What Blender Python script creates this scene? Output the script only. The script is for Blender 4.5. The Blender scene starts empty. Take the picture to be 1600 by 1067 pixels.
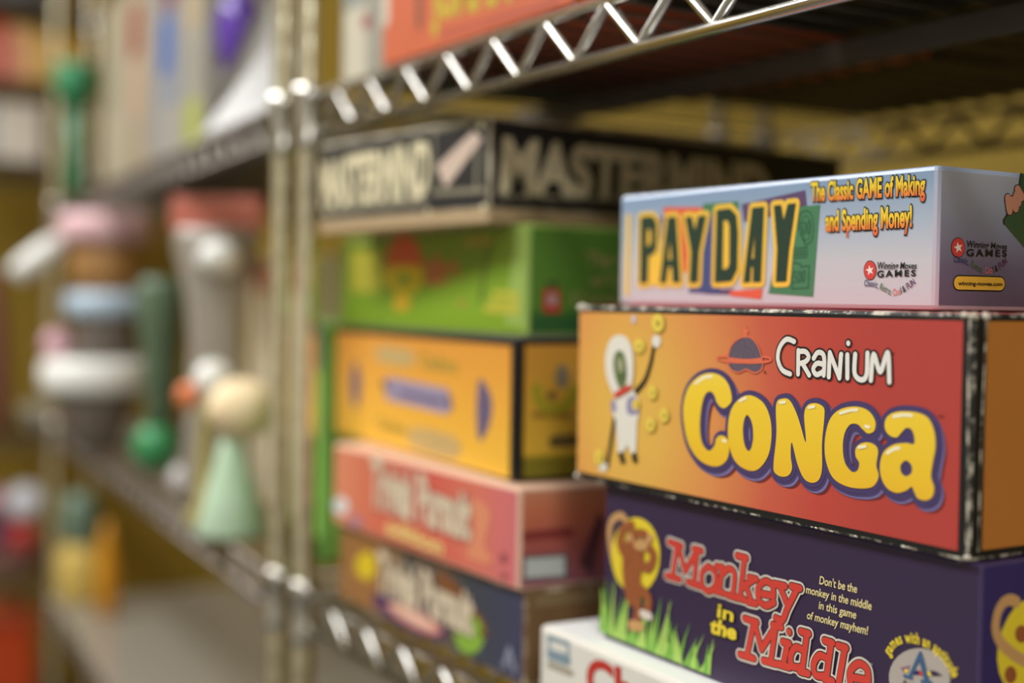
import bpy, bmesh, math, random
from mathutils import Vector, Matrix
from mathutils.geometry import tessellate_polygon

random.seed(7)
SC = bpy.context.scene
COL = SC.collection
PI = math.pi

# ------------------------------------------------------------------ camera
CZ = 1.30                                   # lens height above the floor
FPX = 2087.81                               # focal length in pixels of a 1600 wide frame
PITCH, ROLL = math.radians(1.694789), math.radians(0.852942)
_c, _s = math.cos(PITCH), math.sin(PITCH)
_X, _U, _D = Vector((1, 0, 0)), Vector((0, _s, _c)), Vector((0, _c, -_s))
CR = math.cos(ROLL) * _X + math.sin(ROLL) * _U
CU = -math.sin(ROLL) * _X + math.cos(ROLL) * _U
CD = _D
CP = Vector((0, 0, CZ))
cam_data = bpy.data.cameras.new('camera')
cam = bpy.data.objects.new('camera', cam_data)
COL.objects.link(cam)
M = Matrix.Identity(4)
for i in range(3):
    M[i][0], M[i][1], M[i][2], M[i][3] = CR[i], CU[i], -CD[i], CP[i]
cam.matrix_world = M
cam_data.sensor_width = 36.0
cam_data.lens = FPX * 36.0 / 1600.0
cam_data.clip_start = 0.02
cam_data.dof.use_dof = True
cam_data.dof.focus_distance = 0.580
cam_data.dof.aperture_fstop = 2.55
cam_data.dof.aperture_blades = 9
SC.camera = cam

# ------------------------------------------------------------------ light and exposure
SC.view_settings.view_transform = 'Standard'
SC.view_settings.look = 'None'
SC.view_settings.gamma = 1.0
SC.view_settings.exposure = 0.0
SC.view_settings.use_curve_mapping = False
world = bpy.data.worlds.new('world')
SC.world = world
world.use_nodes = True
world.node_tree.nodes['Background'].inputs[0].default_value = (1.0, 0.98, 0.95, 1)
world.node_tree.nodes['Background'].inputs[1].default_value = 0.15

YAW = math.radians(30.8)                    # direction of the shelving along the back wall


def uv(u, v, z=0.0, yaw=YAW):               # u runs along the shelves away from us, v runs towards the back wall
    return Vector((-math.sin(yaw) * u + math.cos(yaw) * v, math.cos(yaw) * u + math.sin(yaw) * v, z + CZ))


def tube_light(name, u, v, z, lu, lv, power, col=(0.97, 0.985, 1.0)):
    d = bpy.data.lights.new(name, 'AREA')
    d.shape = 'RECTANGLE'
    d.size, d.size_y = lu, lv
    d.energy = power
    d.color = col
    o = bpy.data.objects.new(name, d)
    o.location = uv(u, v, z)
    o.rotation_euler = (0, 0, YAW + PI / 2)
    COL.objects.link(o)
    return o


tube_light('ceiling_lamp', 1.80, -0.50, 1.24, 2.3, 0.42, 63)
tube_light('ceiling_lamp', -1.10, -0.32, 1.24, 1.2, 0.42, 32)


# ------------------------------------------------------------------ materials
def lin(h):
    if isinstance(h, str):
        h = h.lstrip('#')
        c = [int(h[i:i + 2], 16) / 255 for i in (0, 2, 4)]
    else:
        c = [x / 255 for x in h]
    return tuple(x / 12.92 if x <= 0.04045 else ((x + 0.055) / 1.055) ** 2.4 for x in c) + (1.0,)


MATS = {}


def mat(name, col, rough=0.45, metal=0.0, spec=0.4, trans=0.0, bump=0.0, bscale=60.0, vary=0.06, vscale=25.0):
    """plain surface with a little procedural unevenness"""
    if name in MATS:
        return MATS[name]
    m = bpy.data.materials.new(name)
    m.use_nodes = True
    nt = m.node_tree
    b = nt.nodes['Principled BSDF']
    b.inputs['Roughness'].default_value = rough
    b.inputs['Metallic'].default_value = metal
    b.inputs['Specular IOR Level'].default_value = spec
    b.inputs['Transmission Weight'].default_value = trans
    c = lin(col)
    tc = nt.nodes.new('ShaderNodeTexCoord')
    nz = nt.nodes.new('ShaderNodeTexNoise')
    nz.inputs['Scale'].default_value = vscale
    nz.inputs['Detail'].default_value = 3
    nt.links.new(tc.outputs['Object'], nz.inputs['Vector'])
    mx = nt.nodes.new('ShaderNodeMix')
    mx.data_type = 'RGBA'
    nt.links.new(nz.outputs['Fac'], mx.inputs[0])
    mx.inputs[6].default_value = tuple(x * (1 - vary) for x in c[:3]) + (1,)
    mx.inputs[7].default_value = tuple(min(1, x * (1 + vary)) for x in c[:3]) + (1,)
    nt.links.new(mx.outputs[2], b.inputs['Base Color'])
    if bump:
        n2 = nt.nodes.new('ShaderNodeTexNoise')
        n2.inputs['Scale'].default_value = bscale
        n2.inputs['Detail'].default_value = 4
        nt.links.new(tc.outputs['Object'], n2.inputs['Vector'])
        bp = nt.nodes.new('ShaderNodeBump')
        bp.inputs['Strength'].default_value = bump
        bp.inputs['Distance'].default_value = 0.002
        nt.links.new(n2.outputs['Fac'], bp.inputs['Height'])
        nt.links.new(bp.outputs['Normal'], b.inputs['Normal'])
    MATS[name] = m
    return m


def grad(name, stops, axis='Z', lo=0.0, hi=1.0, rough=0.4, spec=0.4, radial=None):
    """printed colour blend along one axis of the object (or around a printed centre)"""
    if name in MATS:
        return MATS[name]
    m = bpy.data.materials.new(name)
    m.use_nodes = True
    nt = m.node_tree
    b = nt.nodes['Principled BSDF']
    b.inputs['Roughness'].default_value = rough
    b.inputs['Specular IOR Level'].default_value = spec
    tc = nt.nodes.new('ShaderNodeTexCoord')
    sp = nt.nodes.new('ShaderNodeSeparateXYZ')
    src = tc.outputs['Object']
    if radial:
        mp = nt.nodes.new('ShaderNodeMapping')
        mp.vector_type = 'TEXTURE'
        mp.inputs['Location'].default_value = radial[0]
        mp.inputs['Scale'].default_value = radial[1]
        nt.links.new(src, mp.inputs['Vector'])
        ln = nt.nodes.new('ShaderNodeVectorMath')
        ln.operation = 'LENGTH'
        nt.links.new(mp.outputs['Vector'], ln.inputs[0])
        val = ln.outputs['Value']
    else:
        nt.links.new(src, sp.inputs['Vector'])
        val = sp.outputs[axis]
    mr = nt.nodes.new('ShaderNodeMapRange')
    mr.inputs['From Min'].default_value = lo
    mr.inputs['From Max'].default_value = hi
    nt.links.new(val, mr.inputs['Value'])
    rp = nt.nodes.new('ShaderNodeValToRGB')
    el = rp.color_ramp.elements
    el[0].position, el[0].color = stops[0][0], lin(stops[0][1])
    el[1].position, el[1].color = stops[-1][0], lin(stops[-1][1])
    for p, c in stops[1:-1]:
        e = el.new(p)
        e.color = lin(c)
    nt.links.new(mr.outputs['Result'], rp.inputs['Fac'])
    nt.links.new(rp.outputs['Color'], b.inputs['Base Color'])
    MATS[name] = m
    return m


def worn(name, base, chip, scale=90.0, thr=0.55, soft=0.08, rough=0.6):
    """edge where the print has rubbed off in spots"""
    if name in MATS:
        return MATS[name]
    m = bpy.data.materials.new(name)
    m.use_nodes = True
    nt = m.node_tree
    b = nt.nodes['Principled BSDF']
    b.inputs['Roughness'].default_value = rough
    tc = nt.nodes.new('ShaderNodeTexCoord')
    nz = nt.nodes.new('ShaderNodeTexNoise')
    nz.inputs['Scale'].default_value = scale
    nz.inputs['Detail'].default_value = 5
    nz.inputs['Roughness'].default_value = 0.7
    nt.links.new(tc.outputs['Object'], nz.inputs['Vector'])
    rp = nt.nodes.new('ShaderNodeValToRGB')
    el = rp.color_ramp.elements
    el[0].position, el[0].color = thr, lin(base)
    el[1].position, el[1].color = thr + soft, lin(chip)
    nt.links.new(nz.outputs['Fac'], rp.inputs['Fac'])
    nt.links.new(rp.outputs['Color'], b.inputs['Base Color'])
    MATS[name] = m
    return m


CHROME = mat('chrome', (212, 208, 200), rough=0.21, metal=1.0, vary=0.03)
POSTMET = mat('post_chrome', (236, 228, 200), rough=0.24, metal=1.0, vary=0.03)
DULLCHROME = mat('muted_chrome', (128, 120, 112), rough=0.42, metal=1.0, vary=0.1)  # same chrome, darkened in colour to mute bright reflections on left and far trusses

DECKMET = mat('grey_deck_wire', (110, 102, 92), rough=0.55, metal=1.0, vary=0.1)
REARMET = mat('matt_rear_wire', (150, 142, 126), rough=0.6, metal=1.0, vary=0.1)


# ------------------------------------------------------------------ mesh helpers
class MB:
    """collects faces with materials and links them as ONE mesh object"""

    def __init__(self):
        self.v, self.f, self.m, self.sm, self.mats = [], [], [], [], []

    def mi(self, m):
        if m not in self.mats:
            self.mats.append(m)
        return self.mats.index(m)

    def add(self, verts, faces, m, smooth=False):
        o = len(self.v)
        self.v += [tuple(p) for p in verts]
        k = self.mi(m)
        for f in faces:
            self.f.append(tuple(i + o for i in f))
            self.m.append(k)
            self.sm.append(smooth)

    def box(self, lo, hi, m, bevel=0.0, seg=2, fm=None, em=None):
        """fm: materials by outward direction ('-y' front, '+x' right ...), em: edge material"""
        bm = bmesh.new()
        bmesh.ops.create_cube(bm, size=1.0)
        c = [(a + b) / 2 for a, b in zip(lo, hi)]
        d = [b - a for a, b in zip(lo, hi)]
        for v in bm.verts:
            v.co = Vector((c[0] + v.co.x * d[0], c[1] + v.co.y * d[1], c[2] + v.co.z * d[2]))
        if bevel:
            bmesh.ops.bevel(bm, geom=list(bm.edges), offset=bevel, segments=seg, profile=0.5, affect='EDGES')
        bm.normal_update()
        vs = [v.co.copy() for v in bm.verts]
        bm.verts.index_update()
        for f in bm.faces:
            n = f.normal
            key = None
            for ax, nm in enumerate('xyz'):
                if abs(n[ax]) > 0.999:
                    key = ('+' if n[ax] > 0 else '-') + nm
            mm = m
            if key is None:
                mm = em or m
            elif fm and key in fm:
                mm = fm[key]
            self.add([vs[v.index] for v in f.verts], [tuple(range(len(f.verts)))], mm, key is None)
        bm.free()

    def tube(self, pts, r, m, n=8, caps=True, radii=None):
        pts = [Vector(p) for p in pts]
        rings = []
        for i, p in enumerate(pts):
            a = pts[max(0, i - 1)]
            b = pts[min(len(pts) - 1, i + 1)]
            t = (b - a).normalized()
            h = Vector((0, 0, 1)) if abs(t.z) < 0.95 else Vector((1, 0, 0))
            x = t.cross(h).normalized()
            y = x.cross(t).normalized()
            rr = radii[i] if radii else r
            rings.append([p + rr * (math.cos(2 * PI * k / n) * x + math.sin(2 * PI * k / n) * y) for k in range(n)])
        vs = [q for ring in rings for q in ring]
        fs = []
        for i in range(len(rings) - 1):
            for k in range(n):
                fs.append((i * n + k, i * n + (k + 1) % n, (i + 1) * n + (k + 1) % n, (i + 1) * n + k))
        if caps:
            fs.append(tuple(range(n))[::-1])
            fs.append(tuple((len(rings) - 1) * n + k for k in range(n)))
        self.add(vs, fs, m, True)

    def lathe(self, prof, m, n=32, c=(0, 0, 0), shear=(0, 0), sx=1.0, sy=1.0, wob=0.0, seed=0):
        rnd = random.Random(seed)
        ph = [rnd.uniform(0, 6.28) for _ in range(6)]
        z0 = prof[0][1]
        z1 = prof[-1][1]
        vs, fs = [], []
        for r, z in prof:
            k = (z - z0) / (z1 - z0) if z1 != z0 else 0
            for i in range(n):
                a = 2 * PI * i / n
                q = 1 + wob * (math.sin(3 * a + ph[0] + z * 60) + 0.7 * math.sin(5 * a + ph[1] - z * 90) + 0.5 * math.sin(8 * a + ph[2] + z * 150))
                vs.append((c[0] + shear[0] * k + r * q * sx * math.cos(a), c[1] + shear[1] * k + r * q * sy * math.sin(a), c[2] + z))
        for j in range(len(prof) - 1):
            for i in range(n):
                fs.append((j * n + i, j * n + (i + 1) % n, (j + 1) * n + (i + 1) % n, (j + 1) * n + i))
        fs.append(tuple(range(n))[::-1])
        fs.append(tuple((len(prof) - 1) * n + i for i in range(n)))
        self.add(vs, fs, m, True)

    def ball(self, c, r, m, sx=1, sy=1, sz=1, n=24, wob=0.0, seed=0):
        k = n // 2
        prof = [(max(1e-5, r * math.sin(PI * i / k)), -r * sz * math.cos(PI * i / k)) for i in range(k + 1)]
        self.lathe(prof, m, n, c, sx=sx, sy=sy, wob=wob, seed=seed)

    def build(self, name, parent=None, loc=None, rotz=None):
        me = bpy.data.meshes.new(name)
        me.from_pydata(self.v, [], self.f)
        for m in self.mats:
            me.materials.append(m)
        me.polygons.foreach_set('material_index', self.m)
        me.polygons.foreach_set('use_smooth', self.sm)
        me.update()
        o = bpy.data.objects.new(name, me)
        COL.objects.link(o)
        if parent is not None:
            o.parent = parent
        if loc is not None:
            o.location = loc
        if rotz is not None:
            o.rotation_euler = (0, 0, rotz)
        return o


def tag(o, label, cat, group=None):
    o['label'] = label
    o['category'] = cat
    if group:
        o['group'] = group
    return o


def empty(name, loc, rotz=0.0):
    o = bpy.data.objects.new(name, None)
    o.empty_display_size = 0.05
    COL.objects.link(o)
    o.location = loc
    o.rotation_euler = (0, 0, rotz)
    return o


def structure(o):
    o['kind'] = 'structure'
    return o


def spline(pts, closed=False, k=6):
    if len(pts) < 3:
        return list(pts)
    out = []
    n = len(pts)
    rng = n if closed else n - 1
    for i in range(rng):
        p0 = pts[(i - 1) % n] if closed or i > 0 else pts[0]
        p1 = pts[i]
        p2 = pts[(i + 1) % n]
        p3 = pts[(i + 2) % n] if closed or i + 2 < n else pts[-1]
        for j in range(k):
            t = j / k
            out.append(tuple(0.5 * ((2 * b) + (-a + c) * t + (2 * a - 5 * b + 4 * c - d) * t * t + (-a + 3 * b - 3 * c + d) * t ** 3)
                             for a, b, c, d in zip(p0, p1, p2, p3)))
    if not closed:
        out.append(tuple(pts[-1]))
    return out


def ray(px, py):
    return CD + CR * ((px - 800) / FPX) - CU * ((py - 533.5) / FPX)


def at(px, py, d):
    """the place in the room seen at a spot of the photograph, d metres in front of the lens"""
    return CP + ray(px, py) * d


_TC = {}


def glyphs(s, bold=0.0, shear=0.0, spacing=1.0):
    key = (s, round(bold, 4), shear, spacing)
    if key in _TC:
        return _TC[key]
    cu = bpy.data.curves.new('lettering', 'FONT')
    cu.body = s
    cu.size = 1.0
    cu.offset = bold
    cu.shear = shear
    cu.space_character = spacing
    cu.resolution_u = 4
    o = bpy.data.objects.new('lettering', cu)
    COL.objects.link(o)
    dg = bpy.context.evaluated_depsgraph_get()
    ev = o.evaluated_get(dg)
    me = ev.to_mesh()
    vs = [(v.co.x, v.co.y) for v in me.vertices]
    fs = [tuple(p.vertices) for p in me.polygons]
    ev.to_mesh_clear()
    bpy.data.objects.remove(o)
    bpy.data.curves.remove(cu)
    _TC[key] = (vs, fs)
    return _TC[key]


CAP = max(y for x, y in glyphs('H')[0])


# ------------------------------------------------------------------ boxes with printing
LAY = 0.00012


class Carton:
    """cardboard box; local x runs along its front from far end to near end, y into the shelf, z up"""

    def __init__(self, L, D, H, yaw, corner_xy, z0):
        self.L, self.D, self.H = L, D, H
        a = math.radians(yaw)
        self.rot = a - PI / 2
        self.ux = Vector((math.sin(a), -math.cos(a), 0))
        self.uy = Vector((math.cos(a), math.sin(a), 0))
        c = Vector((corner_xy[0], corner_xy[1], CZ + z0))
        self.loc = c - self.ux * L / 2 + self.uy * D / 2
        self.mb = MB()
        self.tick = 0

    def local(self, w):
        d = w - self.loc
        return Vector((d.dot(self.ux), d.dot(self.uy), d.z))

    def hit(self, face, px, py):
        r = ray(px, py)
        if face == 'f':
            n, p = self.uy, self.loc - self.uy * self.D / 2
        elif face == 'r':
            n, p = self.ux, self.loc + self.ux * self.L / 2
        else:
            n, p = Vector((0, 0, 1)), self.loc + Vector((0, 0, self.H))
        t = (p - CP).dot(n) / r.dot(n)
        q = self.local(CP + r * t)
        if face == 'f':
            return (q.x, q.z)
        if face == 'r':
            return (q.y, q.z)
        return (q.x, q.y)

    def place(self, face, p, layer):
        e = LAY * layer + (self.tick % 44) * 2.4e-6
        if face == 'f':
            return (p[0], -self.D / 2 - e, p[1])
        if face == 'r':
            return (self.L / 2 + e, p[0], p[1])
        return (p[0], p[1], self.H + e)

    def flat(self, face, pts, m, layer=1, holes=(), mb=None):
        loops = [[Vector((p[0], p[1], 0)) for p in pts]] + [[Vector((p[0], p[1], 0)) for p in h] for h in holes]
        tris = tessellate_polygon(loops)
        allp = [q for l in loops for q in l]
        vs = [self.place(face, (q.x, q.y), layer) for q in allp]
        (mb or self.mb).add(vs, [tuple(t) for t in tris], m)
        self.tick += 1

    def poly(self, face, px, m, layer=1, holes=(), smooth=False, mb=None):
        f = (lambda q: spline(q, True)) if smooth else (lambda q: q)
        self.flat(face, f([self.hit(face, *p) for p in px]), m, layer, [f([self.hit(face, *p) for p in h]) for h in holes], mb)

    def line(self, face, px, w, m, layer=1, closed=False, smooth=False, taper=None, local=False, mb=None):
        pts = [p if local else self.hit(face, *p) for p in px]
        if smooth:
            pts = spline(pts, closed, 6)
        if closed:
            pts = pts + [pts[0]]
        vs, fs = [], []
        n = len(pts)
        for i, p in enumerate(pts):
            r = w / 2 if taper is None else (w + (taper - w) * i / max(1, n - 1)) / 2
            o = len(vs)
            for k in range(12):
                vs.append(self.place(face, (p[0] + r * math.cos(k * PI / 6), p[1] + r * math.sin(k * PI / 6)), layer))
            fs.append(tuple(o + k for k in range(12)))
            self.tick += 1
            if i < n - 1:
                q = pts[i + 1]
                dx, dy = q[0] - p[0], q[1] - p[1]
                l = math.hypot(dx, dy)
                if l < 1e-7:
                    continue
                r2 = w / 2 if taper is None else (w + (taper - w) * (i + 1) / max(1, n - 1)) / 2
                nx, ny = -dy / l, dx / l
                o = len(vs)
                for (a, rr, s) in ((p, r, 1), (q, r2, 1), (q, r2, -1), (p, r, -1)):
                    vs.append(self.place(face, (a[0] + nx * rr * s, a[1] + ny * rr * s), layer))
                fs.append((o, o + 1, o + 2, o + 3))
                self.tick += 1
        (mb or self.mb).add(vs, fs, m)

    def oval(self, face, c, rx, ry, m, layer=1, rot=0.0, hole=None, mb=None):
        def ring(k):
            return [(c[0] + k * (rx * math.cos(t) * math.cos(rot) - ry * math.sin(t) * math.sin(rot)),
                     c[1] + k * (rx * math.cos(t) * math.sin(rot) + ry * math.sin(t) * math.cos(rot)))
                    for t in [2 * PI * i / 28 for i in range(28)]]
        self.poly(face, ring(1), m, layer, [ring(hole)] if hole else (), mb=mb)

    def text(self, face, s, quad, m, layer=2, bold=0.0, outs=(), shear=0.0, spacing=1.0, full=False, mb=None):
        """quad: photo pixels of top left, top right, bottom right, bottom left of the capital height"""
        q = [self.hit(face, *p) for p in quad]
        base = glyphs(s, bold, shear, spacing)[0]
        x0, x1 = min(p[0] for p in base), max(p[0] for p in base)
        y0, y1 = (0.0, CAP)
        if full:
            y0, y1 = min(p[1] for p in base), max(p[1] for p in base)

        def warp(p):
            a, b = (p[0] - x0) / (x1 - x0), (p[1] - y0) / (y1 - y0)
            return tuple((q[3][i] * (1 - a) + q[2][i] * a) * (1 - b) + (q[0][i] * (1 - a) + q[1][i] * a) * b for i in (0, 1))
        for ex, mm, ly in list(outs) + [(0.0, m, layer)]:
            vs, fs = glyphs(s, bold + ex, shear, spacing)
            (mb or self.mb).add([self.place(face, warp(p), ly) for p in vs], fs, mm)

    def arc_text(self, face, s, px, h, m, layer=2, bold=0.02, cols=None, mb=None):
        pts = spline([self.hit(face, *p) for p in px], False, 10)
        seg = [0.0]
        for a, b in zip(pts, pts[1:]):
            seg.append(seg[-1] + math.hypot(b[0] - a[0], b[1] - a[1]))
        wid = [0.33 if ch == ' ' else (max(p[0] for p in glyphs(ch)[0]) + 0.06) for ch in s]
        tot = sum(wid)
        pos = 0.0
        for i, (ch, w) in enumerate(zip(s, wid)):
            mid = (pos + w / 2) / tot * seg[-1]
            pos += w
            if ch == ' ':
                continue
            j = max(k for k in range(len(seg)) if seg[k] <= mid + 1e-9)
            j = min(j, len(pts) - 2)
            t = (mid - seg[j]) / max(1e-9, seg[j + 1] - seg[j])
            p = [pts[j][k] + (pts[j + 1][k] - pts[j][k]) * t for k in (0, 1)]
            a = math.atan2(pts[j + 1][1] - pts[j][1], pts[j + 1][0] - pts[j][0])
            vs, fs = glyphs(ch, bold)
            cx = (min(q[0] for q in vs) + max(q[0] for q in vs)) / 2
            sc = h / CAP
            sx = seg[-1] / tot
            out = []
            for (x, y) in vs:
                x, y = (x - cx) * sx, y * sc
                out.append(self.place(face, (p[0] + x * math.cos(a) - y * math.sin(a), p[1] + x * math.sin(a) + y * math.cos(a)), layer))
            (mb or self.mb).add(out, fs, cols(i) if cols else m)

    def shell(self, m, bevel=0.0012, fm=None, em=None, z0=None, z1=None, grow=0.0, mb=None):
        L, D = self.L / 2, self.D / 2
        (mb or self.mb).box((-L - grow, -D - grow, 0 if z0 is None else z0), (L + grow, D + grow, self.H if z1 is None else z1), m, bevel, 2, fm, em)

    def rect(self, face, a, b, m, layer=1):
        """a, b: fractions (along, up) of the face"""
        if face == 'f':
            X = lambda t: -self.L / 2 + t * self.L
        else:
            X = lambda t: -self.D / 2 + t * self.D
        Z = lambda t: t * self.H
        self.flat(face, [(X(a[0]), Z(a[1])), (X(b[0]), Z(a[1])), (X(b[0]), Z(b[1])), (X(a[0]), Z(b[1]))], m, layer)

    def done(self, name, label, cat='game box', group=None, mb=None):
        o = (mb or self.mb).build(name, None, self.loc, self.rot)
        return tag(o, label, cat, group)

    def root(self, name, label, cat='game box', group=None):
        return tag(empty(name, self.loc, self.rot), label, cat, group)


def sc(ox, oy, k):
    """reads coordinates measured on an enlargement of the photograph"""
    return lambda pts: [(ox + x / k, oy + y / k) for x, y in pts]


# ================================================================== the room
def slab(name, corners, th, m, nrm):
    mb = MB()
    a = [Vector(c) for c in corners]
    b = [c + nrm * th for c in a]
    mb.add(a + b, [(0, 1, 2, 3), (7, 6, 5, 4), (0, 4, 5, 1), (1, 5, 6, 2), (2, 6, 7, 3), (3, 7, 4, 0)], m)
    return structure(mb.build(name))


YELLOW = mat('yellow_wall_paint', (152, 124, 38), rough=0.7, bump=0.15, bscale=220, vary=0.05, vscale=4)
CREAM = mat('cream_wall_paint', (206, 202, 190), rough=0.8, bump=0.15, bscale=220, vary=0.04, vscale=4)
WHITE = mat('ceiling_tile', (225, 222, 212), rough=0.9, bump=0.3, bscale=300)
FLOORM = mat('floor_vinyl', (118, 116, 112), rough=0.5, vary=0.15, vscale=6)
U0, U1, V0, V1, ZF, ZC = -1.6, 3.45, -2.0, 1.04, -CZ, 1.28
VN = uv(0, 1) - uv(0, 0)
UN = uv(1, 0) - uv(0, 0)
UP = Vector((0, 0, 1))
slab('floor', [uv(U0, V0, ZF), uv(U1, V0, ZF), uv(U1, V1, ZF), uv(U0, V1, ZF)], 0.05, FLOORM, -UP)
slab('ceiling', [uv(U0, V0, ZC), uv(U1, V0, ZC), uv(U1, V1, ZC), uv(U0, V1, ZC)], 0.05, WHITE, UP)
slab('wall_back', [uv(U0, V1, ZF), uv(U1, V1, ZF), uv(U1, V1, ZC), uv(U0, V1, ZC)], 0.08, YELLOW, VN)
slab('wall_left', [uv(U1, V0, ZF), uv(U1, V1, ZF), uv(U1, V1, ZC), uv(U1, V0, ZC)], 0.08, YELLOW, UN)
slab('wall_front', [uv(U0, V0, ZF), uv(U1, V0, ZF), uv(U1, V0, ZC), uv(U0, V0, ZC)], 0.08, CREAM, -VN)
slab('wall_right', [uv(U0, V0, ZF), uv(U0, V1, ZF), uv(U0, V1, ZC), uv(U0, V0, ZC)], 0.08, CREAM, -UN)


# ================================================================== wire shelving
def shelving(name, label, u_start, v_start, yaw, length, depth, levels, posts, phase=0.0, liners=(), ztop=1.0, rib=0.20, front=None, group='chrome wire shelving units'):
    """local x = along the front away from us, local y = into the depth"""
    base = Vector((uv(u_start, v_start).x, uv(u_start, v_start).y, 0.0))
    root = tag(empty(name, base, yaw + PI / 2), label, 'shelving unit', group)
    # local x -> u direction (-sin, cos); local y -> -v, so depth is -y
    W = lambda x, y, z: (x, -y, z + CZ)
    for (x, y) in posts:
        mb = MB()
        prof = [(0.0085, -CZ + 0.0)]
        z = -CZ + 0.03
        while z < ztop - 0.03:
            prof += [(0.0085, z), (0.00835, z + 0.0012), (0.0085, z + 0.0024)]
            z += 0.0254
        prof.append((0.0085, ztop))
        mb.lathe(prof, POSTMET, 20, (x, -y, CZ))
        mb.build('post', root)
    for zi, zs in enumerate(levels):            # zs = level of the carrying wires
        sh = MB()
        n = int(length / 0.0265)
        for i in range(1, n):
            x = length * i / n
            sh.tube([W(x, 0.0031, zs - 0.0013), W(x, depth - 0.0031, zs - 0.0013)], 0.0013, DECKMET, 6)
        so = sh.build('shelf', root)
        for side, y in (('front_truss', 0.0), ('rear_truss', depth)):
            t = MB()
            cm = (front or CHROME) if side == 'front_truss' else REARMET
            zt, zb = zs - 0.0062, zs - 0.0345
            t.tube([W(0.006, y, zt), W(length - 0.006, y, zt)], 0.0034, cm, 10)
            t.tube([W(0.006, y, zb), W(length - 0.006, y, zb)], 0.0034, cm, 10)
            per = 0.0587
            pts = []
            x = phase - per * math.ceil(phase / per)
            ez = 0.0022
            while x < length:
                for (dx, z) in ((0.0, zt - ez), (0.003, zt - ez), (per * 0.5, zb + ez), (per * 0.5 + 0.003, zb + ez)):
                    if 0.012 < x + dx < length - 0.012:
                        pts.append(W(x + dx, y, z))
                x += per
            t.tube(pts, 0.0028, cm, 10)
            t.build(side, so)
        for xx in (0.0, length):
            t = MB()
            zt, zb = zs - 0.0062, zs - 0.0345
            t.tube([W(xx, 0.008, zt), W(xx, depth - 0.008, zt)], 0.0028, REARMET, 8)
            t.tube([W(xx, 0.008, zb), W(xx, depth - 0.008, zb)], 0.0028, REARMET, 8)
            k = int(depth / 0.0587)
            t.tube([W(xx, 0.02 + (depth - 0.04) * i / (2 * k), (zt - 0.0016, zb + 0.0016)[i % 2]) for i in range(2 * k + 1)], 0.0024, REARMET, 6)
            t.build('end_truss', so)
        t = MB()
        t.box((0.006, -rib - 0.0025, CZ + zs - 0.019), (length - 0.006, -rib + 0.0025, CZ + zs - 0.0030), DECKMET, 0.001)
        t.build('centre_rib', so)
        for (x, y) in posts:
            cb = MB()
            cb.lathe([(0.0086, zs - 0.047), (0.0118, zs - 0.046), (0.0118, zs - 0.038), (0.0108, zs - 0.034), (0.0108, zs - 0.009), (0.0122, zs - 0.006), (0.0118, zs + 0.002), (0.0086, zs + 0.004)],
                     REARMET if y > 0 else CHROME, 20, (x, -y, CZ))
            cb.build('collar', so)
        if zi in liners:
            lb = MB()
            lb.box((0.012, -depth + 0.012, CZ + zs), (length - 0.012, 0.004, CZ + zs + 0.004), mat('grey_liner', (146, 139, 126), rough=0.25), 0.001)
            lb.build('liner', so)
    return root


WS, WU, WB = -0.2260, 0.1635, -0.5455         # carrying wires
ZS, ZU, ZB = -0.2255, 0.1640, -0.545          # what stands on them
R_U1, R_LEN, R_V, R_DEP = 0.988, 1.22, 0.400, 0.470
shelving('wire_shelving_unit', 'chrome wire shelving unit holding the stacked board game boxes', R_U1 - R_LEN, R_V, YAW, R_LEN, R_DEP,
         [WB, WS, WU], [(0, 0), (R_LEN, 0), (0, R_DEP), (R_LEN, R_DEP)], phase=0.636 - (R_U1 - R_LEN), rib=0.185)
YAWL = math.radians(26.0)
st = uv(1.043, 0.400)
Lu = lambda t, w, z=0.0: Vector((st.x - math.sin(YAWL) * t + math.cos(YAWL) * w, st.y + math.cos(YAWL) * t + math.sin(YAWL) * w, z + CZ))
_l = Vector((st.x, st.y, 0))
shelving('wire_shelving_unit', 'chrome wire shelving unit crowded with small blurred toys, left of the board games', 1.043, 0.400, YAWL, 1.42, 0.430,
         [WB, WS, WU], [(0, 0), (1.42, 0), (0, 0.43), (1.42, 0.43)], phase=0.03, liners=(0,), front=DULLCHROME)


# ================================================================== front stack of games
BLACK = mat('print_black', (22, 22, 22), rough=0.4)
INK = mat('ink_black', (30, 28, 28), rough=0.4)
PWHITE = mat('print_white', (236, 230, 220), rough=0.4)
ZWHITE = -0.1810
ZMONK, ZCONGA, ZPAY = -0.1807, -0.0967, -0.0010

# ---- white box, lowest
wb = Carton(0.300, 0.30, ZWHITE - ZS, 29.6, (0.1662, 0.4864), ZS)
wcard = mat('white_card', (226, 221, 210), rough=0.38)
wtop = mat('white_card_top', (236, 234, 230), rough=0.3)
wb.shell(wcard, 0.0028, {'+z': wtop})
WB_BLUE = mat('print_slate', (128, 148, 158))
WB_RED = mat('print_red', (190, 52, 42))
z7 = sc(820, 934, 8)
wb.line('f', z7([(300, 490), (545, 570), (545, 770), (310, 690)]), 0.0028, WB_BLUE, 1, closed=True)
wb.line('f', z7([(310, 700), (540, 780)]), 0.006, WB_BLUE, 2)
wb.line('f', z7([(300, 830), (590, 945)]), 0.0035, mat('print_taupe', (160, 148, 128)), 1)
wb.text('f', 'Ch', [(917, 1027), (990, 1052), (990, 1112), (917, 1086)], WB_RED, 2, bold=0.035)
wb.done('board_game_box', 'white glossy game box with red lettering, lowest of the front stack', group='board game boxes')

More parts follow.
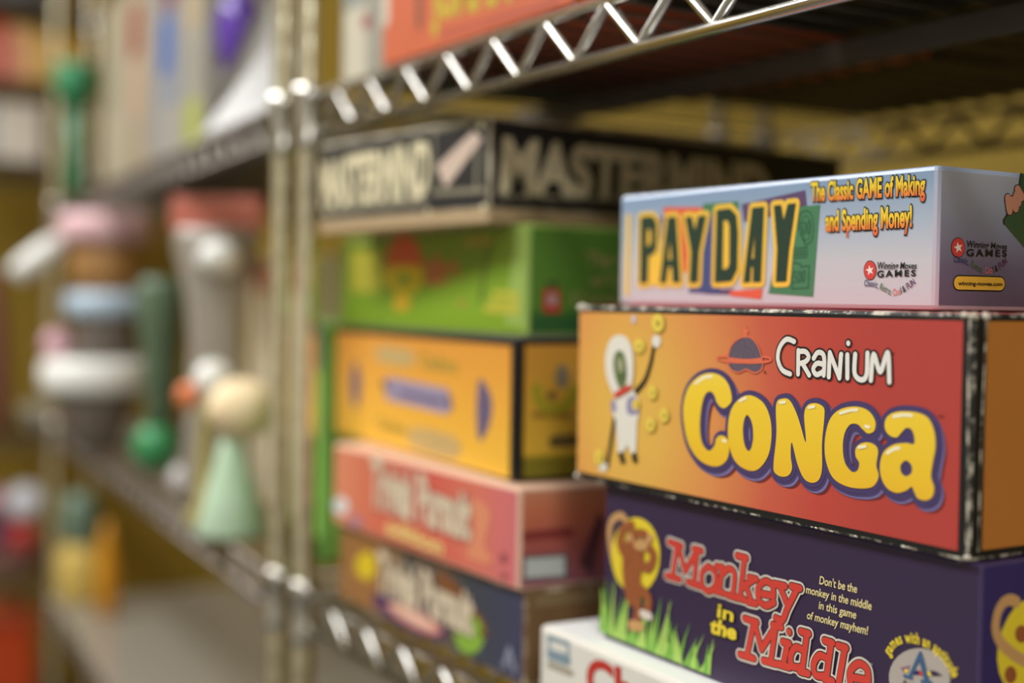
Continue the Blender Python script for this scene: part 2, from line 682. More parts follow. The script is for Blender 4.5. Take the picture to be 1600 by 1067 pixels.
# ---- purple box with the monkey
mk = Carton(0.2484, 0.26, ZCONGA - ZMONK - 0.0003, 31.0, (0.1798, 0.5050), ZMONK)
PURP = mat('print_purple', (53, 38, 68), rough=0.42, vary=0.08, vscale=12)
PURPD = mat('print_violet', (50, 40, 92), rough=0.42)
mk.shell(PURP, 0.0012, {'+x': PURPD}, worn('worn_purple_edge', (66, 52, 92), (200, 185, 190), 60, 0.60))
Z3 = sc(820, 740, 2.0513)
MOON = mat('print_moon', (226, 200, 50))
BROWN = mat('print_brown', (150, 84, 46))
TAN = mat('print_tan', (196, 150, 96))
GRASS = mat('print_grass', (116, 170, 66))
GRASSL = mat('print_grass_light', (166, 200, 96))
MRED = mat('print_brick_red', (206, 64, 52))
MCREAM = mat('print_cream', (216, 204, 190))
MYEL = mat('print_yellow', (236, 208, 60))
MPALE = mat('print_pale_yellow', (230, 212, 150))
mk.line('f', Z3([(290, 300), (276, 240), (272, 180), (284, 146), (308, 134), (322, 146)]), 0.0042, TAN, 1, smooth=True)
mk.oval('f', Z3([(357, 262)])[0], 78 / 2.0513, 122 / 2.0513, MOON, 2)
g3 = random.Random(3)
for i in range(34):
    x = 250 + i * 10.2 + g3.uniform(-5, 5)
    b = 505 + (x - 250) * 0.40
    h = g3.uniform(90, 190) * (1.0 if x < 460 else 0.75)
    lean = g3.uniform(-10, 24)
    mk.poly('f', Z3([(x - 9, b), (x + 9, b + 6), (x + lean + 4, b - h * 0.55), (x + lean * 2, b - h)]), (GRASS, GRASSL)[i % 2], 3 + (i % 3) * 0.5)
mk.line('f', Z3([(352, 250), (345, 320), (350, 385)]), 0.019, BROWN, 5, smooth=True, taper=0.014)
mk.oval('f', Z3([(372, 212)])[0], 36 / 2.05, 36 / 2.05, BROWN, 6)
mk.oval('f', Z3([(377, 226)])[0], 24 / 2.05, 20 / 2.05, TAN, 7)
for ex in (340, 404):
    mk.oval('f', Z3([(ex, 205)])[0], 11 / 2.05, 14 / 2.05, TAN, 6.5)
for ex in (366, 386):
    mk.oval('f', Z3([(ex, 208)])[0], 4 / 2.05, 5 / 2.05, INK, 8)
mk.line('f', Z3([(330, 270), (308, 225), (318, 180), (345, 165)]), 0.0055, BROWN, 6, smooth=True)
mk.line('f', Z3([(372, 290), (402, 300), (416, 262), (400, 236)]), 0.0055, BROWN, 6, smooth=True)
mk.line('f', Z3([(336, 370), (366, 420), (360, 470)]), 0.006, BROWN, 6, smooth=True)
mk.line('f', Z3([(362, 360), (398, 396), (396, 440)]), 0.006, BROWN, 6, smooth=True)
mk.line('f', Z3([(345, 485), (375, 488)]), 0.0055, TAN, 7)
mk.line('f', Z3([(380, 448), (404, 456)]), 0.0045, MCREAM, 7)

MONKEY = [
    [[(492, 228), (478, 325)], [(495, 228), (517, 312), (556, 245)], [(556, 246), (546, 350)], [(466, 218), (505, 232)], [(458, 326), (500, 338)], [(545, 240), (570, 247)], [(526, 346), (566, 360)]],
    [[(592, 296), (614, 318), (614, 358), (592, 376), (572, 356), (572, 316), (592, 296)]],
    [[(636, 298), (627, 378)], [(634, 325), (656, 304), (676, 322), (670, 390)], [(618, 296), (640, 303)], [(612, 374), (642, 383)], [(654, 388), (686, 398)]],
    [[(708, 268), (693, 398)], [(738, 338), (703, 362)], [(712, 356), (730, 410)], [(684, 262), (714, 270)], [(676, 394), (708, 403)], [(718, 410), (744, 416)], [(722, 332), (746, 338)]],
    [[(756, 383), (800, 391)], [(801, 391), (797, 358), (774, 344), (752, 366), (754, 404), (776, 422), (802, 412)]],
    [[(820, 356), (842, 412)], [(878, 366), (846, 430), (830, 468), (808, 462)], [(802, 352), (838, 360)], [(858, 360), (886, 367)]],
]
MIDDLE = [
    [[(738, 472), (716, 582)], [(740, 474), (762, 562), (808, 488)], [(808, 489), (792, 602)], [(708, 463), (748, 476)], [(692, 578), (738, 592)], [(798, 484), (826, 491)], [(768, 598), (808, 609)]],
    [[(846, 542), (832, 614)], [(851, 506), (852, 507)], [(830, 538), (852, 544)], [(814, 609), (852, 620)]],
    [[(908, 510), (892, 636)], [(896, 566), (872, 556), (856, 584), (862, 616), (892, 620)], [(888, 505), (914, 512)], [(884, 632), (912, 640)]],
    [[(986, 540), (970, 660)], [(974, 592), (948, 582), (930, 610), (936, 644), (970, 648)], [(964, 534), (990, 542)], [(962, 656), (990, 664)]],
    [[(1030, 556), (1008, 684)], [(1008, 550), (1034, 558)], [(990, 680), (1030, 690)]],
    [[(1054, 652), (1104, 661)], [(1105, 661), (1100, 624), (1074, 608), (1048, 632), (1050, 676), (1076, 694), (1104, 682)]],
]
for word in (MONKEY, MIDDLE):
    for k, (w, m_, ly) in enumerate(((0.0058, MCREAM, 4), (0.0040, INK, 5), (0.0032, MRED, 6))):
        for gl in word:
            for s in gl:
                mk.line('f', Z3(s), w, m_, ly, smooth=len(s) > 3)
mk.text('f', 'in', Z3([(622, 415), (674, 432), (670, 474), (618, 458)]), MYEL, 4, bold=0.022, outs=((0.05, INK, 3),))
mk.text('f', 'the', Z3([(600, 462), (684, 488), (680, 532), (594, 506)]), MYEL, 4, bold=0.045, outs=((0.05, INK, 3),))
for s, q in (("Don't be the", [(948, 328), (1068, 356), (1066, 382), (945, 353)]),
             ('monkey in the middle', [(905, 358), (1115, 411), (1112, 437), (902, 382)]),
             ('in this game', [(946, 408), (1066, 440), (1063, 465), (943, 432)]),
             ('of monkey mayhem!', [(908, 440), (1103, 490), (1100, 516), (905, 464)])):
    mk.text('f', s, Z3(q), MPALE, 2, bold=0.018)
mk.text('f', 'TM', Z3([(1106, 606), (1116, 609), (1116, 615), (1106, 612)]), MCREAM, 2)
Z8 = sc(1400, 934, 8)
GREYW = mat('print_light_grey', (176, 166, 156))
mk.oval('f', Z8([(300, 1000)])[0], 385 / 8, 372 / 8, GREYW, 2, rot=0.35)
LBLUE = mat('print_steel_blue', (62, 94, 130))
mk.poly('f', Z8([(60, 870), (190, 838), (150, 930), (110, 935)]), mat('print_mauve', (150, 110, 130)), 3)
mk.poly('f', Z8([(120, 890), (165, 895), (150, 935), (115, 932)]), MYEL, 3.5)
mk.poly('f', Z8([(220, 908), (310, 910), (310, 962), (220, 955)]), PURPD, 3.5)
mk.poly('f', Z8([(308, 908), (358, 910), (358, 972), (300, 964)]), MRED, 3.7)
mk.poly('f', Z8([(356, 912), (430, 920), (460, 975), (356, 968)]), MYEL, 3.8)
mk.poly('f', Z8([(430, 905), (500, 915), (596, 968), (470, 975)]), PURP, 3.6)
mk.line('f', Z8([(318, 690), (190, 975)]), 0.0016, LBLUE, 4.2)
mk.poly('f', Z8([(325, 662), (352, 742), (430, 1040), (370, 1040), (296, 760)]), LBLUE, 4.2)
mk.line('f', Z8([(115, 970), (210, 1000)]), 0.0012, LBLUE, 4.2)
mk.line('f', Z8([(335, 1040), (455, 1062)]), 0.0014, LBLUE, 4.2)
mk.text('f', 'Aristoplay', Z8([(90, 1010), (560, 1180), (560, 1240), (90, 1070)]), INK, 4.4)
mk.arc_text('f', 'games with an aptitude', Z3([(1170, 586), (1190, 556), (1218, 542), (1262, 546), (1312, 570), (1352, 612), (1374, 655)]), 0.0042, MYEL, 2, bold=0.03)
# near end: second moon and tail
ZE = Z8
mk.poly('r', ZE([(1700, 30), (1600, 32), (1500, 90), (1400, 230), (1320, 400), (1268, 600), (1258, 760), (1285, 940), (1340, 1064), (1420, 1160), (1700, 1160)]), MOON, 1)
mk.line('r', ZE([(1500, 52), (1425, 22), (1335, 60), (1265, 180), (1238, 330), (1252, 450), (1305, 560), (1400, 655), (1520, 745), (1640, 800)]), 0.0046, TAN, 2, smooth=True)
mk.oval('r', ZE([(1560, 450)])[0], 80 / 8, 110 / 8, BROWN, 2)
mk.oval('r', ZE([(1425, 960)])[0], 75 / 8, 110 / 8, BROWN, 2)
mk.done('board_game_box', 'deep purple game box with a printed monkey on a yellow moon and red slab lettering', group='board game boxes')

# ---- big orange and red box
cg = Carton(0.2670, 0.267, ZPAY - ZCONGA - 0.0005, 31.3, (0.1749, 0.5061), ZCONGA)
CGF = grad('print_orange_red', [(0.0, (228, 184, 82)), (0.18, (226, 174, 80)), (0.40, (222, 144, 80)), (0.62, (204, 94, 70)), (0.80, (192, 72, 60)), (1.0, (182, 66, 58))],
           lo=0.0, hi=1.0, radial=((-0.085, 0, 0.040), (0.175, 10.0, 0.20)))
CGL = grad('print_orange_edge', [(0.0, (226, 112, 66)), (1.0, (232, 150, 70))], axis='X', lo=-0.1335, hi=-0.10)
WORN = worn('worn_black_edge', (30, 29, 27), (206, 196, 178), 75, 0.50, 0.10)
CGSIDE = mat('print_amber', (178, 112, 48), rough=0.42)
mbx = cg.mb
cg.shell(BLACK, 0.0016, {'+z': mat('print_crimson_top', (196, 66, 72)), '+x': BLACK}, WORN)
hL, hD, hH = cg.L / 2, cg.D / 2, cg.H
tr = 0.0042
cg.flat('f', [(-hL + 0.0016, tr), (hL - 0.005, tr * 0.9), (hL - 0.005, hH - tr * 0.75), (-hL + 0.0016, hH - tr * 0.8)], CGF, 1)
cg.flat('r', [(-hD + 0.0075, tr), (hD - 0.002, tr), (hD - 0.002, hH - tr * 0.75), (-hD + 0.0075, hH - tr * 0.75)], CGSIDE, 1)
cg.flat('r', [(-hD + 0.034, tr), (hD - 0.003, tr), (hD - 0.003, hH - tr), (-hD + 0.034, hH - tr)], mat('print_ochre', (172, 116, 30)), 2)
# rubbed seams where lid and carton meet at the near corner
SEAM = worn('worn_seam', (70, 66, 58), (200, 190, 170), 120, 0.47, 0.1)
cg.line('f', [(1516.5, 497), (1514, 560), (1513, 700), (1512.5, 862)], 0.0011, SEAM, 1.5)
cg.line('r', [(1541, 500), (1538, 560), (1532, 700), (1528, 860)], 0.0010, SEAM, 1.5)
rc = random.Random(11)
CHIP = worn('bare_card', (176, 166, 146), (224, 216, 200), 200, 0.45, 0.1)
for i in range(46):                          # chips along the rubbed upper edge
    t = rc.random() ** 0.8
    x = -hL + 0.004 + t * (cg.L - 0.008)
    mbx.ball((x, -hD + 0.0006, hH - 0.0009), rc.uniform(0.0005, 0.0010), CHIP, sx=rc.uniform(0.8, 2.6), sz=0.8, n=8, wob=0.1, seed=i)
for i in range(26):
    x = -hL + 0.004 + rc.random() * (cg.L - 0.008)
    mbx.ball((x, -hD + 0.0007, 0.0010), rc.uniform(0.0004, 0.0009), CHIP, sx=rc.uniform(1, 3.5), sz=0.8, n=8, wob=0.1, seed=90 + i)
for (x, y, z, r) in ((-hL + 0.0022, -hD + 0.001, hH - 0.0012, 0.0030), (hL - 0.001, -hD + 0.0012, hH - 0.0014, 0.0021), (hL - 0.0052, -hD + 0.0008, hH - 0.001, 0.0016),
                     (-hL + 0.001, -hD + 0.001, 0.0015, 0.0022), (hL - 0.0012, -hD + 0.001, 0.0018, 0.0016), (hL - 0.0006, -hD + 0.007, hH - 0.0014, 0.0022)):
    mbx.ball((x, y, z), r, CHIP, sz=0.8, n=12, wob=0.08, seed=int(r * 1e5))
Z1 = sc(900, 460, 2.2857)
CGY = grad('print_bubble_yellow', [(0.0, (238, 178, 44)), (0.35, (240, 196, 46)), (0.8, (244, 206, 56)), (1.0, (246, 212, 80))], axis='Z', lo=0.012, hi=0.068)
CGP = mat('print_deep_violet', (74, 60, 104))
CGP2 = mat('print_lilac_edge', (122, 112, 160))
CGS = mat('print_maroon', (118, 44, 44))
CGH = mat('print_highlight', (250, 240, 200))
LET = [
    ([(562, 372), (550, 396), (530, 406), (510, 388), (498, 357), (481, 346), (463, 365), (451, 420), (448, 480), (456, 530), (479, 558), (500, 540), (506, 515), (522, 503), (545, 514), (553, 548), (544, 590), (516, 612), (480, 610), (440, 585), (408, 535), (392, 470), (388, 400), (405, 335), (440, 295), (482, 280), (522, 290), (550, 322)], []),
    ([(627, 360), (672, 385), (698, 440), (703, 510), (690, 578), (655, 624), (615, 626), (575, 597), (552, 540), (548, 470), (560, 410), (590, 372)],
     [[(618, 430), (634, 460), (638, 510), (631, 548), (619, 558), (606, 532), (601, 485), (606, 445)]]),
    ([(720, 393), (743, 372), (770, 380), (798, 438), (826, 528), (820, 432), (832, 396), (862, 388), (890, 404), (892, 442), (884, 530), (884, 620), (872, 662), (846, 672), (818, 655), (795, 602), (776, 528), (772, 575), (777, 618), (765, 645), (738, 650), (714, 634), (711, 600), (721, 500)], []),
    ([(1074, 452), (1070, 486), (1048, 496), (1028, 480), (1010, 463), (985, 464), (966, 492), (958, 540), (965, 598), (990, 632), (1010, 628), (1017, 602), (1004, 577), (1006, 546), (1032, 529), (1064, 532), (1084, 556), (1078, 610), (1086, 650), (1064, 686), (1012, 692), (960, 680), (920, 650), (897, 590), (894, 520), (910, 450), (945, 412), (1000, 400), (1048, 414)], []),
    ([(1122, 500), (1108, 472), (1116, 438), (1150, 419), (1210, 419), (1258, 436), (1283, 480), (1290, 540), (1280, 600), (1274, 650), (1285, 690), (1278, 722), (1254, 735), (1226, 727), (1212, 700), (1204, 686), (1184, 700), (1150, 708), (1116, 690), (1095, 650), (1092, 602), (1106, 560), (1140, 536), (1184, 530), (1212, 534), (1214, 508), (1204, 482), (1186, 476), (1170, 490), (1150, 510)],
     [[(1184, 592), (1204, 610), (1204, 636), (1185, 649), (1168, 636), (1165, 610)]]),
]


def shift(pts, dx, dy):
    return [(x + dx, y + dy) for x, y in pts]


for (o_, hs) in LET:
    for dx, dy, w, m_, ly, in ((20, 26, 0.004, CGS, 2), (9, 14, 0.0058, CGP2, 3), (3, 5, 0.0058, CGP, 4)):
        pp = Z1(shift(o_, dx, dy))
        cg.poly('f', pp, m_, ly, smooth=True, holes=[Z1(shift(h, dx, dy)) for h in hs])
        cg.line('f', pp, w, m_, ly, closed=True, smooth=True)
        for h in hs:
            cg.line('f', Z1(shift(h, dx, dy)), w, m_, ly, closed=True, smooth=True)
for (o_, hs) in LET:
    cg.line('f', Z1(o_), 0.0042, CGP, 5, closed=True, smooth=True)
for (o_, hs) in LET:
    for h in hs:
        cg.line('f', Z1(h), 0.0042, CGP, 5, closed=True, smooth=True)
    cg.poly('f', Z1(o_), CGY, 7, holes=[Z1(h) for h in hs], smooth=True)
for s in ([(432, 318), (460, 298), (490, 292)], [(590, 380), (612, 370)], [(735, 386), (752, 384)], [(838, 404), (856, 400)], [(950, 424), (985, 414), (1010, 412)], [(1140, 436), (1175, 430), (1205, 432)],
          [(1016, 546), (1040, 542)], [(1118, 566), (1140, 552), (1160, 548)], [(530, 520), (541, 524)], [(1040, 470), (1052, 474)]):
    cg.line('f', Z1(s), 0.0014, CGH, 8, smooth=True)
CRAN = [
    [[(782, 168), (755, 160), (732, 186), (724, 226), (738, 268), (768, 284)]],
    [[(797, 200), (796, 284)], [(797, 204), (822, 204), (834, 222), (822, 240), (800, 247)], [(812, 246), (836, 288)]],
    [[(852, 228), (866, 208), (884, 212), (890, 236), (888, 288)], [(888, 250), (864, 246), (850, 266), (862, 286), (886, 276)]],
    [[(906, 294), (910, 208), (944, 298), (950, 214)]],
    [[(972, 216), (972, 298)], [(975, 174), (975.5, 174.5)]],
    [[(1000, 214), (998, 280), (1018, 304), (1040, 290), (1044, 210)]],
    [[(1056, 306), (1066, 214), (1090, 276), (1116, 208), (1122, 312)]],
]
for w, m_, ly in ((0.0040, INK, 3), (0.0023, PWHITE, 4)):
    for gl in CRAN:
        for s in gl:
            cg.line('f', Z1(s), w, m_, ly, smooth=len(s) > 4)
PLAN = mat('print_speckled_slate', (98, 84, 98), vary=0.45, vscale=900)
RING = mat('print_salmon', (226, 110, 78))
cg.poly('f', Z1([(546, 228), (558, 182), (588, 156), (622, 152), (650, 180), (666, 225), (668, 262), (642, 280), (610, 268), (582, 279), (552, 264)]), PLAN, 3, smooth=True)
cg.line('f', Z1([(546, 228), (558, 182), (588, 156), (622, 152), (650, 180), (666, 225), (668, 262), (642, 280), (610, 268), (582, 279), (552, 264)]), 0.0007, RING, 3.5, closed=True, smooth=True)
cg.line('f', Z1([(545, 222), (516, 222), (510, 232), (545, 240), (610, 244), (670, 242), (698, 236), (692, 226), (668, 222)]), 0.0010, RING, 4, smooth=True)
cg.line('f', Z1([(548, 232), (610, 238), (664, 234)]), 0.0020, RING, 4, smooth=True)
cg.line('f', Z1([(606, 145), (608, 112)]), 0.0032, RING, 3, taper=0.0006)
cg.oval('f', Z1([(607, 132)])[0], 5, 4, RING, 3)
for (px, s, q) in ((0, 'TM', [(1294, 430), (1316, 431), (1316, 442), (1294, 441)]), (0, 'R', [(1132, 206), (1140, 206), (1140, 216), (1132, 216)]), (0, 'R', [(674, 272), (682, 272), (682, 284), (674, 284)])):
    cg.text('f', s, Z1(q), INK, 3)
Z6 = sc(900, 470, 3.68)
SUIT = mat('print_suit_white', (228, 222, 208))
GFACE = mat('print_moss', (98, 116, 70))
GFACEL = mat('print_sage', (166, 164, 128))
COIN = mat('print_coin', (236, 206, 84))
COIND = mat('print_coin_dark', (178, 150, 60))
LILAC = mat('print_lilac', (150, 140, 172))
cg.line('f', Z6([(232, 640), (215, 740), (195, 870), (183, 950)]), 0.0030, INK, 3, smooth=True)
cg.oval('f', Z6([(158, 955)])[0], 7, 7, SUIT, 4)
cg.line('f', Z6([(350, 520), (398, 460), (430, 370), (452, 262)]), 0.0034, INK, 3, smooth=True, taper=0.0026)
cg.oval('f', Z6([(466, 232)])[0], 7, 10, SUIT, 4)
cg.poly('f', Z6([(225, 560), (330, 510), (362, 560), (366, 660), (355, 700), (350, 868), (322, 880), (302, 828), (276, 872), (246, 880), (240, 770), (232, 680), (210, 640), (208, 590)]), SUIT, 5)
cg.poly('f', Z6([(300, 570), (335, 545), (358, 570), (366, 640), (330, 655), (300, 640)]), LILAC, 6, smooth=True)
cg.poly('f', Z6([(205, 580), (232, 565), (240, 630), (215, 645)]), LILAC, 6)
for b in ([(248, 872), (274, 868), (290, 928), (266, 938)], [(324, 880), (350, 868), (360, 922), (336, 934)]):
    cg.poly('f', Z6(b), INK, 6)
cg.poly('f', Z6([(255, 196), (300, 215), (330, 280), (338, 370), (330, 470), (308, 515), (236, 545), (205, 500), (182, 430), (175, 340), (188, 262), (214, 215)]), SUIT, 7, smooth=True)
cg.poly('f', Z6([(252, 285), (282, 302), (298, 370), (300, 440), (288, 490), (262, 505), (238, 455), (223, 372), (230, 312)]), GFACE, 8, smooth=True)
cg.poly('f', Z6([(258, 330), (275, 340), (282, 385), (270, 410), (255, 395), (248, 350)]), GFACEL, 9, smooth=True)
cg.line('f', Z6([(262, 440), (284, 432)]), 0.0008, INK, 9)
cg.line('f', Z6([(240, 540), (312, 500)]), 0.0034, MRED, 9)
for (x, y, rx, ry) in ((478, 130, 38, 58), (370, 262, 34, 42), (448, 530, 26, 42), (515, 660, 28, 44), (436, 715, 30, 44), (352, 600, 22, 34), (140, 900, 26, 48)):
    cg.oval('f', Z6([(x, y)])[0], rx / 3.68, ry / 3.68, COIND, 5.2)
    cg.oval('f', Z6([(x - 3, y - 4)])[0], rx / 4.1, ry / 4.0, COIN, 5.6)
    cg.oval('f', Z6([(x, y)])[0], rx / 12, ry / 11, COIND, 6.0)
cg.oval('f', Z6([(335, 105)])[0], 4, 7, mat('print_pale_star', (206, 190, 190)), 3)
cg.done('board_game_box', 'large orange and red game box with puffy yellow letters and worn black edges', group='board game boxes')

# ---- pale blue box on top
pd = Carton(0.2237, 0.225, 0.0616, 32.1, (0.1788, 0.5658), ZPAY)
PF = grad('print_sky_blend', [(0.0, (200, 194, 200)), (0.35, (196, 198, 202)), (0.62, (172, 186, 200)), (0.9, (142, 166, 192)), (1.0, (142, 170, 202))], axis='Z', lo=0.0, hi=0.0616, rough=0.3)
PS = grad('print_shaded_blend', [(0.0, (108, 92, 112)), (0.3, (112, 106, 130)), (0.6, (138, 146, 164)), (1.0, (176, 184, 194))], axis='Z', lo=0.0, hi=0.0616, rough=0.22)  # end face print, grey-blue to violet, with its shade mixed into the colours
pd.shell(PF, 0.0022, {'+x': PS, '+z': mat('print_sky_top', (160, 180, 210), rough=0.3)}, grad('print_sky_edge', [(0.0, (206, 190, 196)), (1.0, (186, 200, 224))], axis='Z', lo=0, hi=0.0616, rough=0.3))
Z2 = sc(940, 240, 2.4242)
PGREEN = mat('print_bottle_green', (34, 60, 44))
PGOLD = mat('print_gold', (240, 196, 70))
BILL = mat('print_bill_green', (70, 128, 88))
BILLD = mat('print_bill_dark', (44, 92, 66))
pd.poly('f', Z2([(530, 192), (772, 138), (780, 210), (540, 260)]), mat('print_plum', (96, 72, 110)), 1)
pd.poly('f', Z2([(385, 190), (520, 180), (520, 260), (385, 260)]), BILL, 1.3)
pd.poly('f', Z2([(235, 203), (385, 203), (380, 450), (240, 450)]), mat('print_tomato', (222, 96, 70)), 1.6)
pd.poly('f', Z2([(375, 260), (422, 225), (450, 530), (330, 526)]), mat('print_navy', (70, 82, 130)), 1.8)
pd.poly('f', Z2([(215, 240), (250, 240), (245, 330), (215, 330)]), mat('print_navy', (70, 82, 130)), 1.7)
pd.poly('f', Z2([(484, 520), (612, 512), (606, 552), (490, 540)]), mat('print_tomato', (222, 96, 70)), 1.5)
pd.poly('f', Z2([(330, 520), (500, 512), (500, 535), (400, 532)]), mat('print_plum', (96, 72, 110)), 1.2)
pd.poly('f', Z2([(700, 205), (828, 194), (802, 542), (632, 530)]), BILL, 1.4)
pd.line('f', Z2([(772, 345), (748, 280), (758, 225), (790, 222), (804, 270), (796, 330), (772, 345)]), 0.0007, BILLD, 1.8, smooth=True)
pd.line('f', Z2([(770, 330), (757, 280), (764, 242), (784, 240), (793, 275), (788, 318), (770, 330)]), 0.0005, BILLD, 1.8, smooth=True)
pd.text('f', '500', Z2([(752, 258), (792, 252), (790, 305), (752, 308)]), BILLD, 2)
pd.line('f', Z2([(724, 412), (756, 418), (756, 430), (788, 424), (784, 508), (722, 512)]), 0.0007, BILLD, 1.8, closed=True)
pd.text('f', '500', Z2([(730, 445), (776, 440), (772, 488), (728, 492)]), BILLD, 2)
for yy in (360, 372, 384, 396):
    pd.line('f', Z2([(724, yy), (780, yy - 4)]), 0.0008, BILLD, 1.8)
PAY = [
    ([(150, 240), (196, 236), (212, 260), (211, 360), (197, 384), (181, 388), (178, 490), (147, 493)], [[(176, 288), (186, 286), (190, 300), (189, 338), (183, 348), (174, 350)]]),
    ([(252, 240), (286, 238), (301, 489), (271, 490), (268, 430), (256, 430), (248, 491), (222, 492)], [[(262, 330), (268, 400), (256, 402)]]),
    ([(318, 240), (346, 238), (356, 290), (368, 236), (400, 234), (373, 372), (368, 489), (335, 490), (341, 372)], []),
    ([(438, 213), (490, 207), (514, 234), (520, 300), (517, 440), (495, 484), (430, 490)], [[(465, 254), (480, 253), (487, 275), (486, 420), (477, 436), (462, 438)]]),
    ([(573, 205), (619, 201), (607, 487), (575, 488), (576, 430), (570, 430), (567, 488), (539, 489)], [[(583, 300), (580, 396), (571, 398)]]),
    ([(655, 197), (683, 194), (692, 252), (708, 191), (739, 188), (714, 362), (703, 485), (662, 487), (668, 362)], []),
]
for (o_, hs) in PAY:
    pd.line('f', Z2(o_), 0.0050, PGOLD, 3, closed=True)
    pd.poly('f', Z2(o_), PGOLD, 3)
pd.poly('f', Z2([(168, 500), (180, 395), (215, 370), (232, 400), (222, 500)]), PGOLD, 2.6)
pd.line('f', Z2([(104, 240), (98, 528)]), 0.0039, PGOLD, 2)
for (o_, hs) in PAY:
    pd.poly('f', Z2(o_), PGREEN, 4, holes=[Z2(h) for h in hs])
SUNQ = (('The Classic GAME of Making', Z2([(795, 112), (1228, 80), (1228, 153), (795, 180)])), ('and Spending Money!', Z2([(850, 220), (1178, 198), (1178, 275), (850, 293)])))
for i, (s, q) in enumerate(SUNQ):
    z0 = min(pd.hit('f', *q[2])[1], pd.hit('f', *q[3])[1])
    z1 = max(pd.hit('f', *q[0])[1], pd.hit('f', *q[1])[1])
    sun = grad('print_sunny_letters_%d' % i, [(0.0, (226, 106, 60)), (0.3, (238, 150, 60)), (0.55, (244, 204, 56)), (1.0, (246, 220, 70))], axis='Z', lo=z0 - 0.0015, hi=z1)
    pd.text('f', s, q, sun, 3, bold=0.034, outs=((0.05, INK, 2),))
WMR = mat('print_logo_red', (204, 70, 64))
FUNC = [mat('print_ink_blue', (60, 70, 110)), mat('print_ink_green', (80, 110, 70)), mat('print_ink_rose', (216, 130, 120)), INK, mat('print_ink_plum', (96, 50, 90))]


def star(c, r):
    return [(c[0] + (r if i % 2 == 0 else r * 0.42) * math.cos(PI / 2 + i * PI / 5 + 0.2), c[1] - (r * 1.25 if i % 2 == 0 else r * 0.5) * math.sin(PI / 2 + i * PI / 5 + 0.2)) for i in range(10)]


def wm(face, cc, rx, ry, t1, t2, arc):
    pd.oval(face, cc, rx, ry, INK, 1)
    pd.oval(face, cc, rx * 0.93, ry * 0.93, WMR, 1.5)
    pd.poly(face, star(cc, rx * 0.66), PWHITE, 2)
    pd.text(face, 'Winning Moves', t1, INK, 2, bold=0.012, shear=0.15)
    pd.text(face, 'GAMES', t2, INK, 2, bold=0.03, spacing=1.35)

    def cc_(i):
        return FUNC[0] if i < 8 else FUNC[1] if i < 15 else FUNC[2] if i < 19 else FUNC[3] if i < 22 else FUNC[4]
    pd.arc_text(face, 'Classic, Retro, Cool & FUN', arc, 0.0028, INK, 2, bold=0.012, cols=cc_)


wm('f', Z2([(1018, 442)])[0], 10.0, 15.5, Z2([(1047, 410), (1195, 412), (1195, 436), (1047, 438)]), Z2([(1045, 444), (1192, 441), (1192, 463), (1045, 468)]),
   Z2([(996, 502), (1030, 504), (1068, 520), (1100, 536), (1136, 530), (1164, 514), (1192, 492)]))
wm('r', Z2([(1349, 356)])[0], 11.0, 16.0, Z2([(1382, 328), (1534, 342), (1534, 362), (1382, 354)]), Z2([(1380, 362), (1533, 366), (1533, 390), (1380, 388)]),
   Z2([(1332, 412), (1366, 414), (1404, 432), (1436, 450), (1472, 454), (1502, 442), (1536, 412)]))
ZP = sc(1400, 430, 8)
pd.line('r', ZP([(775, 95), (1300, 108)]), 0.0068, INK, 1)
pd.line('r', ZP([(775, 95), (1300, 108)]), 0.0057, PGOLD, 2)
pd.text('r', 'winning-moves.com', ZP([(768, 76), (1322, 88), (1322, 134), (768, 124)]), INK, 3, bold=0.03)
ZQ = sc(1400, 230, 8)
pd.poly('r', ZQ([(1550, 325), (1640, 330), (1760, 420), (1760, 1300), (1640, 1300), (1345, 960), (1340, 900), (1420, 780), (1560, 600), (1530, 480)]), mat('print_banknote', (62, 88, 56)), 1)
pd.line('r', ZQ([(1345, 960), (1340, 910), (1420, 790), (1560, 610), (1535, 470), (1555, 330)]), 0.0008, INK, 1.5)
for (x, y) in ((1430, 900), (1500, 990), (1585, 450), (1600, 860)):
    pd.oval('r', ZQ([(x, y)])[0], 3.4, 5.2, mat('print_bill_dark', (44, 92, 66)), 1.6)
SKIN = mat('print_skin', (206, 146, 120))
for p in ([(1390, 640), (1412, 790)], [(1440, 670), (1470, 730)], [(1490, 610), (1520, 690)], [(1510, 530), (1560, 620)], [(1480, 720), (1490, 760)]):
    pd.line('r', ZQ(p), 0.0048, INK, 2)
    pd.line('r', ZQ(p), 0.0040, SKIN, 3)
pd.done('board_game_box', 'pale blue-grey flat game box with green and gold block letters, topmost of the front stack', group='board game boxes')

# ================================================================== rear stack of games
ZBL1, ZRED1, ZYEL1, ZGRN1, ZMAS1 = -0.1690, -0.1085, -0.0215, 0.0490, 0.1155

# ---- dark blue trivia box on the shelf
bl = Carton(0.2699, 0.27, ZBL1 - ZS, 30.8, (0.0099, 0.7757), ZS)
BLF = grad('print_rust_to_navy', [(0.0, (150, 104, 60)), (0.25, (156, 108, 60)), (0.42, (110, 92, 74)), (0.62, (96, 80, 70)), (0.75, (62, 66, 74)), (1.0, (62, 64, 92))], axis='X', lo=-0.135, hi=0.135)
OLIVE = mat('print_umber', (124, 94, 60), vary=0.25, vscale=60)
bl.shell(BLF, 0.0018, {'+x': OLIVE, '-y': BLF}, worn('worn_tan_edge', (120, 90, 60), (196, 178, 150), 40, 0.5))
TCREAM = mat('print_bone', (216, 198, 170))
bl.oval('f', (572, 884), 16, 22, mat('print_lemon', (218, 188, 36)), 1)
bl.oval('f', (640, 962), 66, 22, mat('print_aubergine', (86, 54, 92)), 1, rot=0.50)
bl.oval('f', (648, 966), 47, 12, mat('print_shell_pink', (228, 150, 130)), 2, rot=0.50)
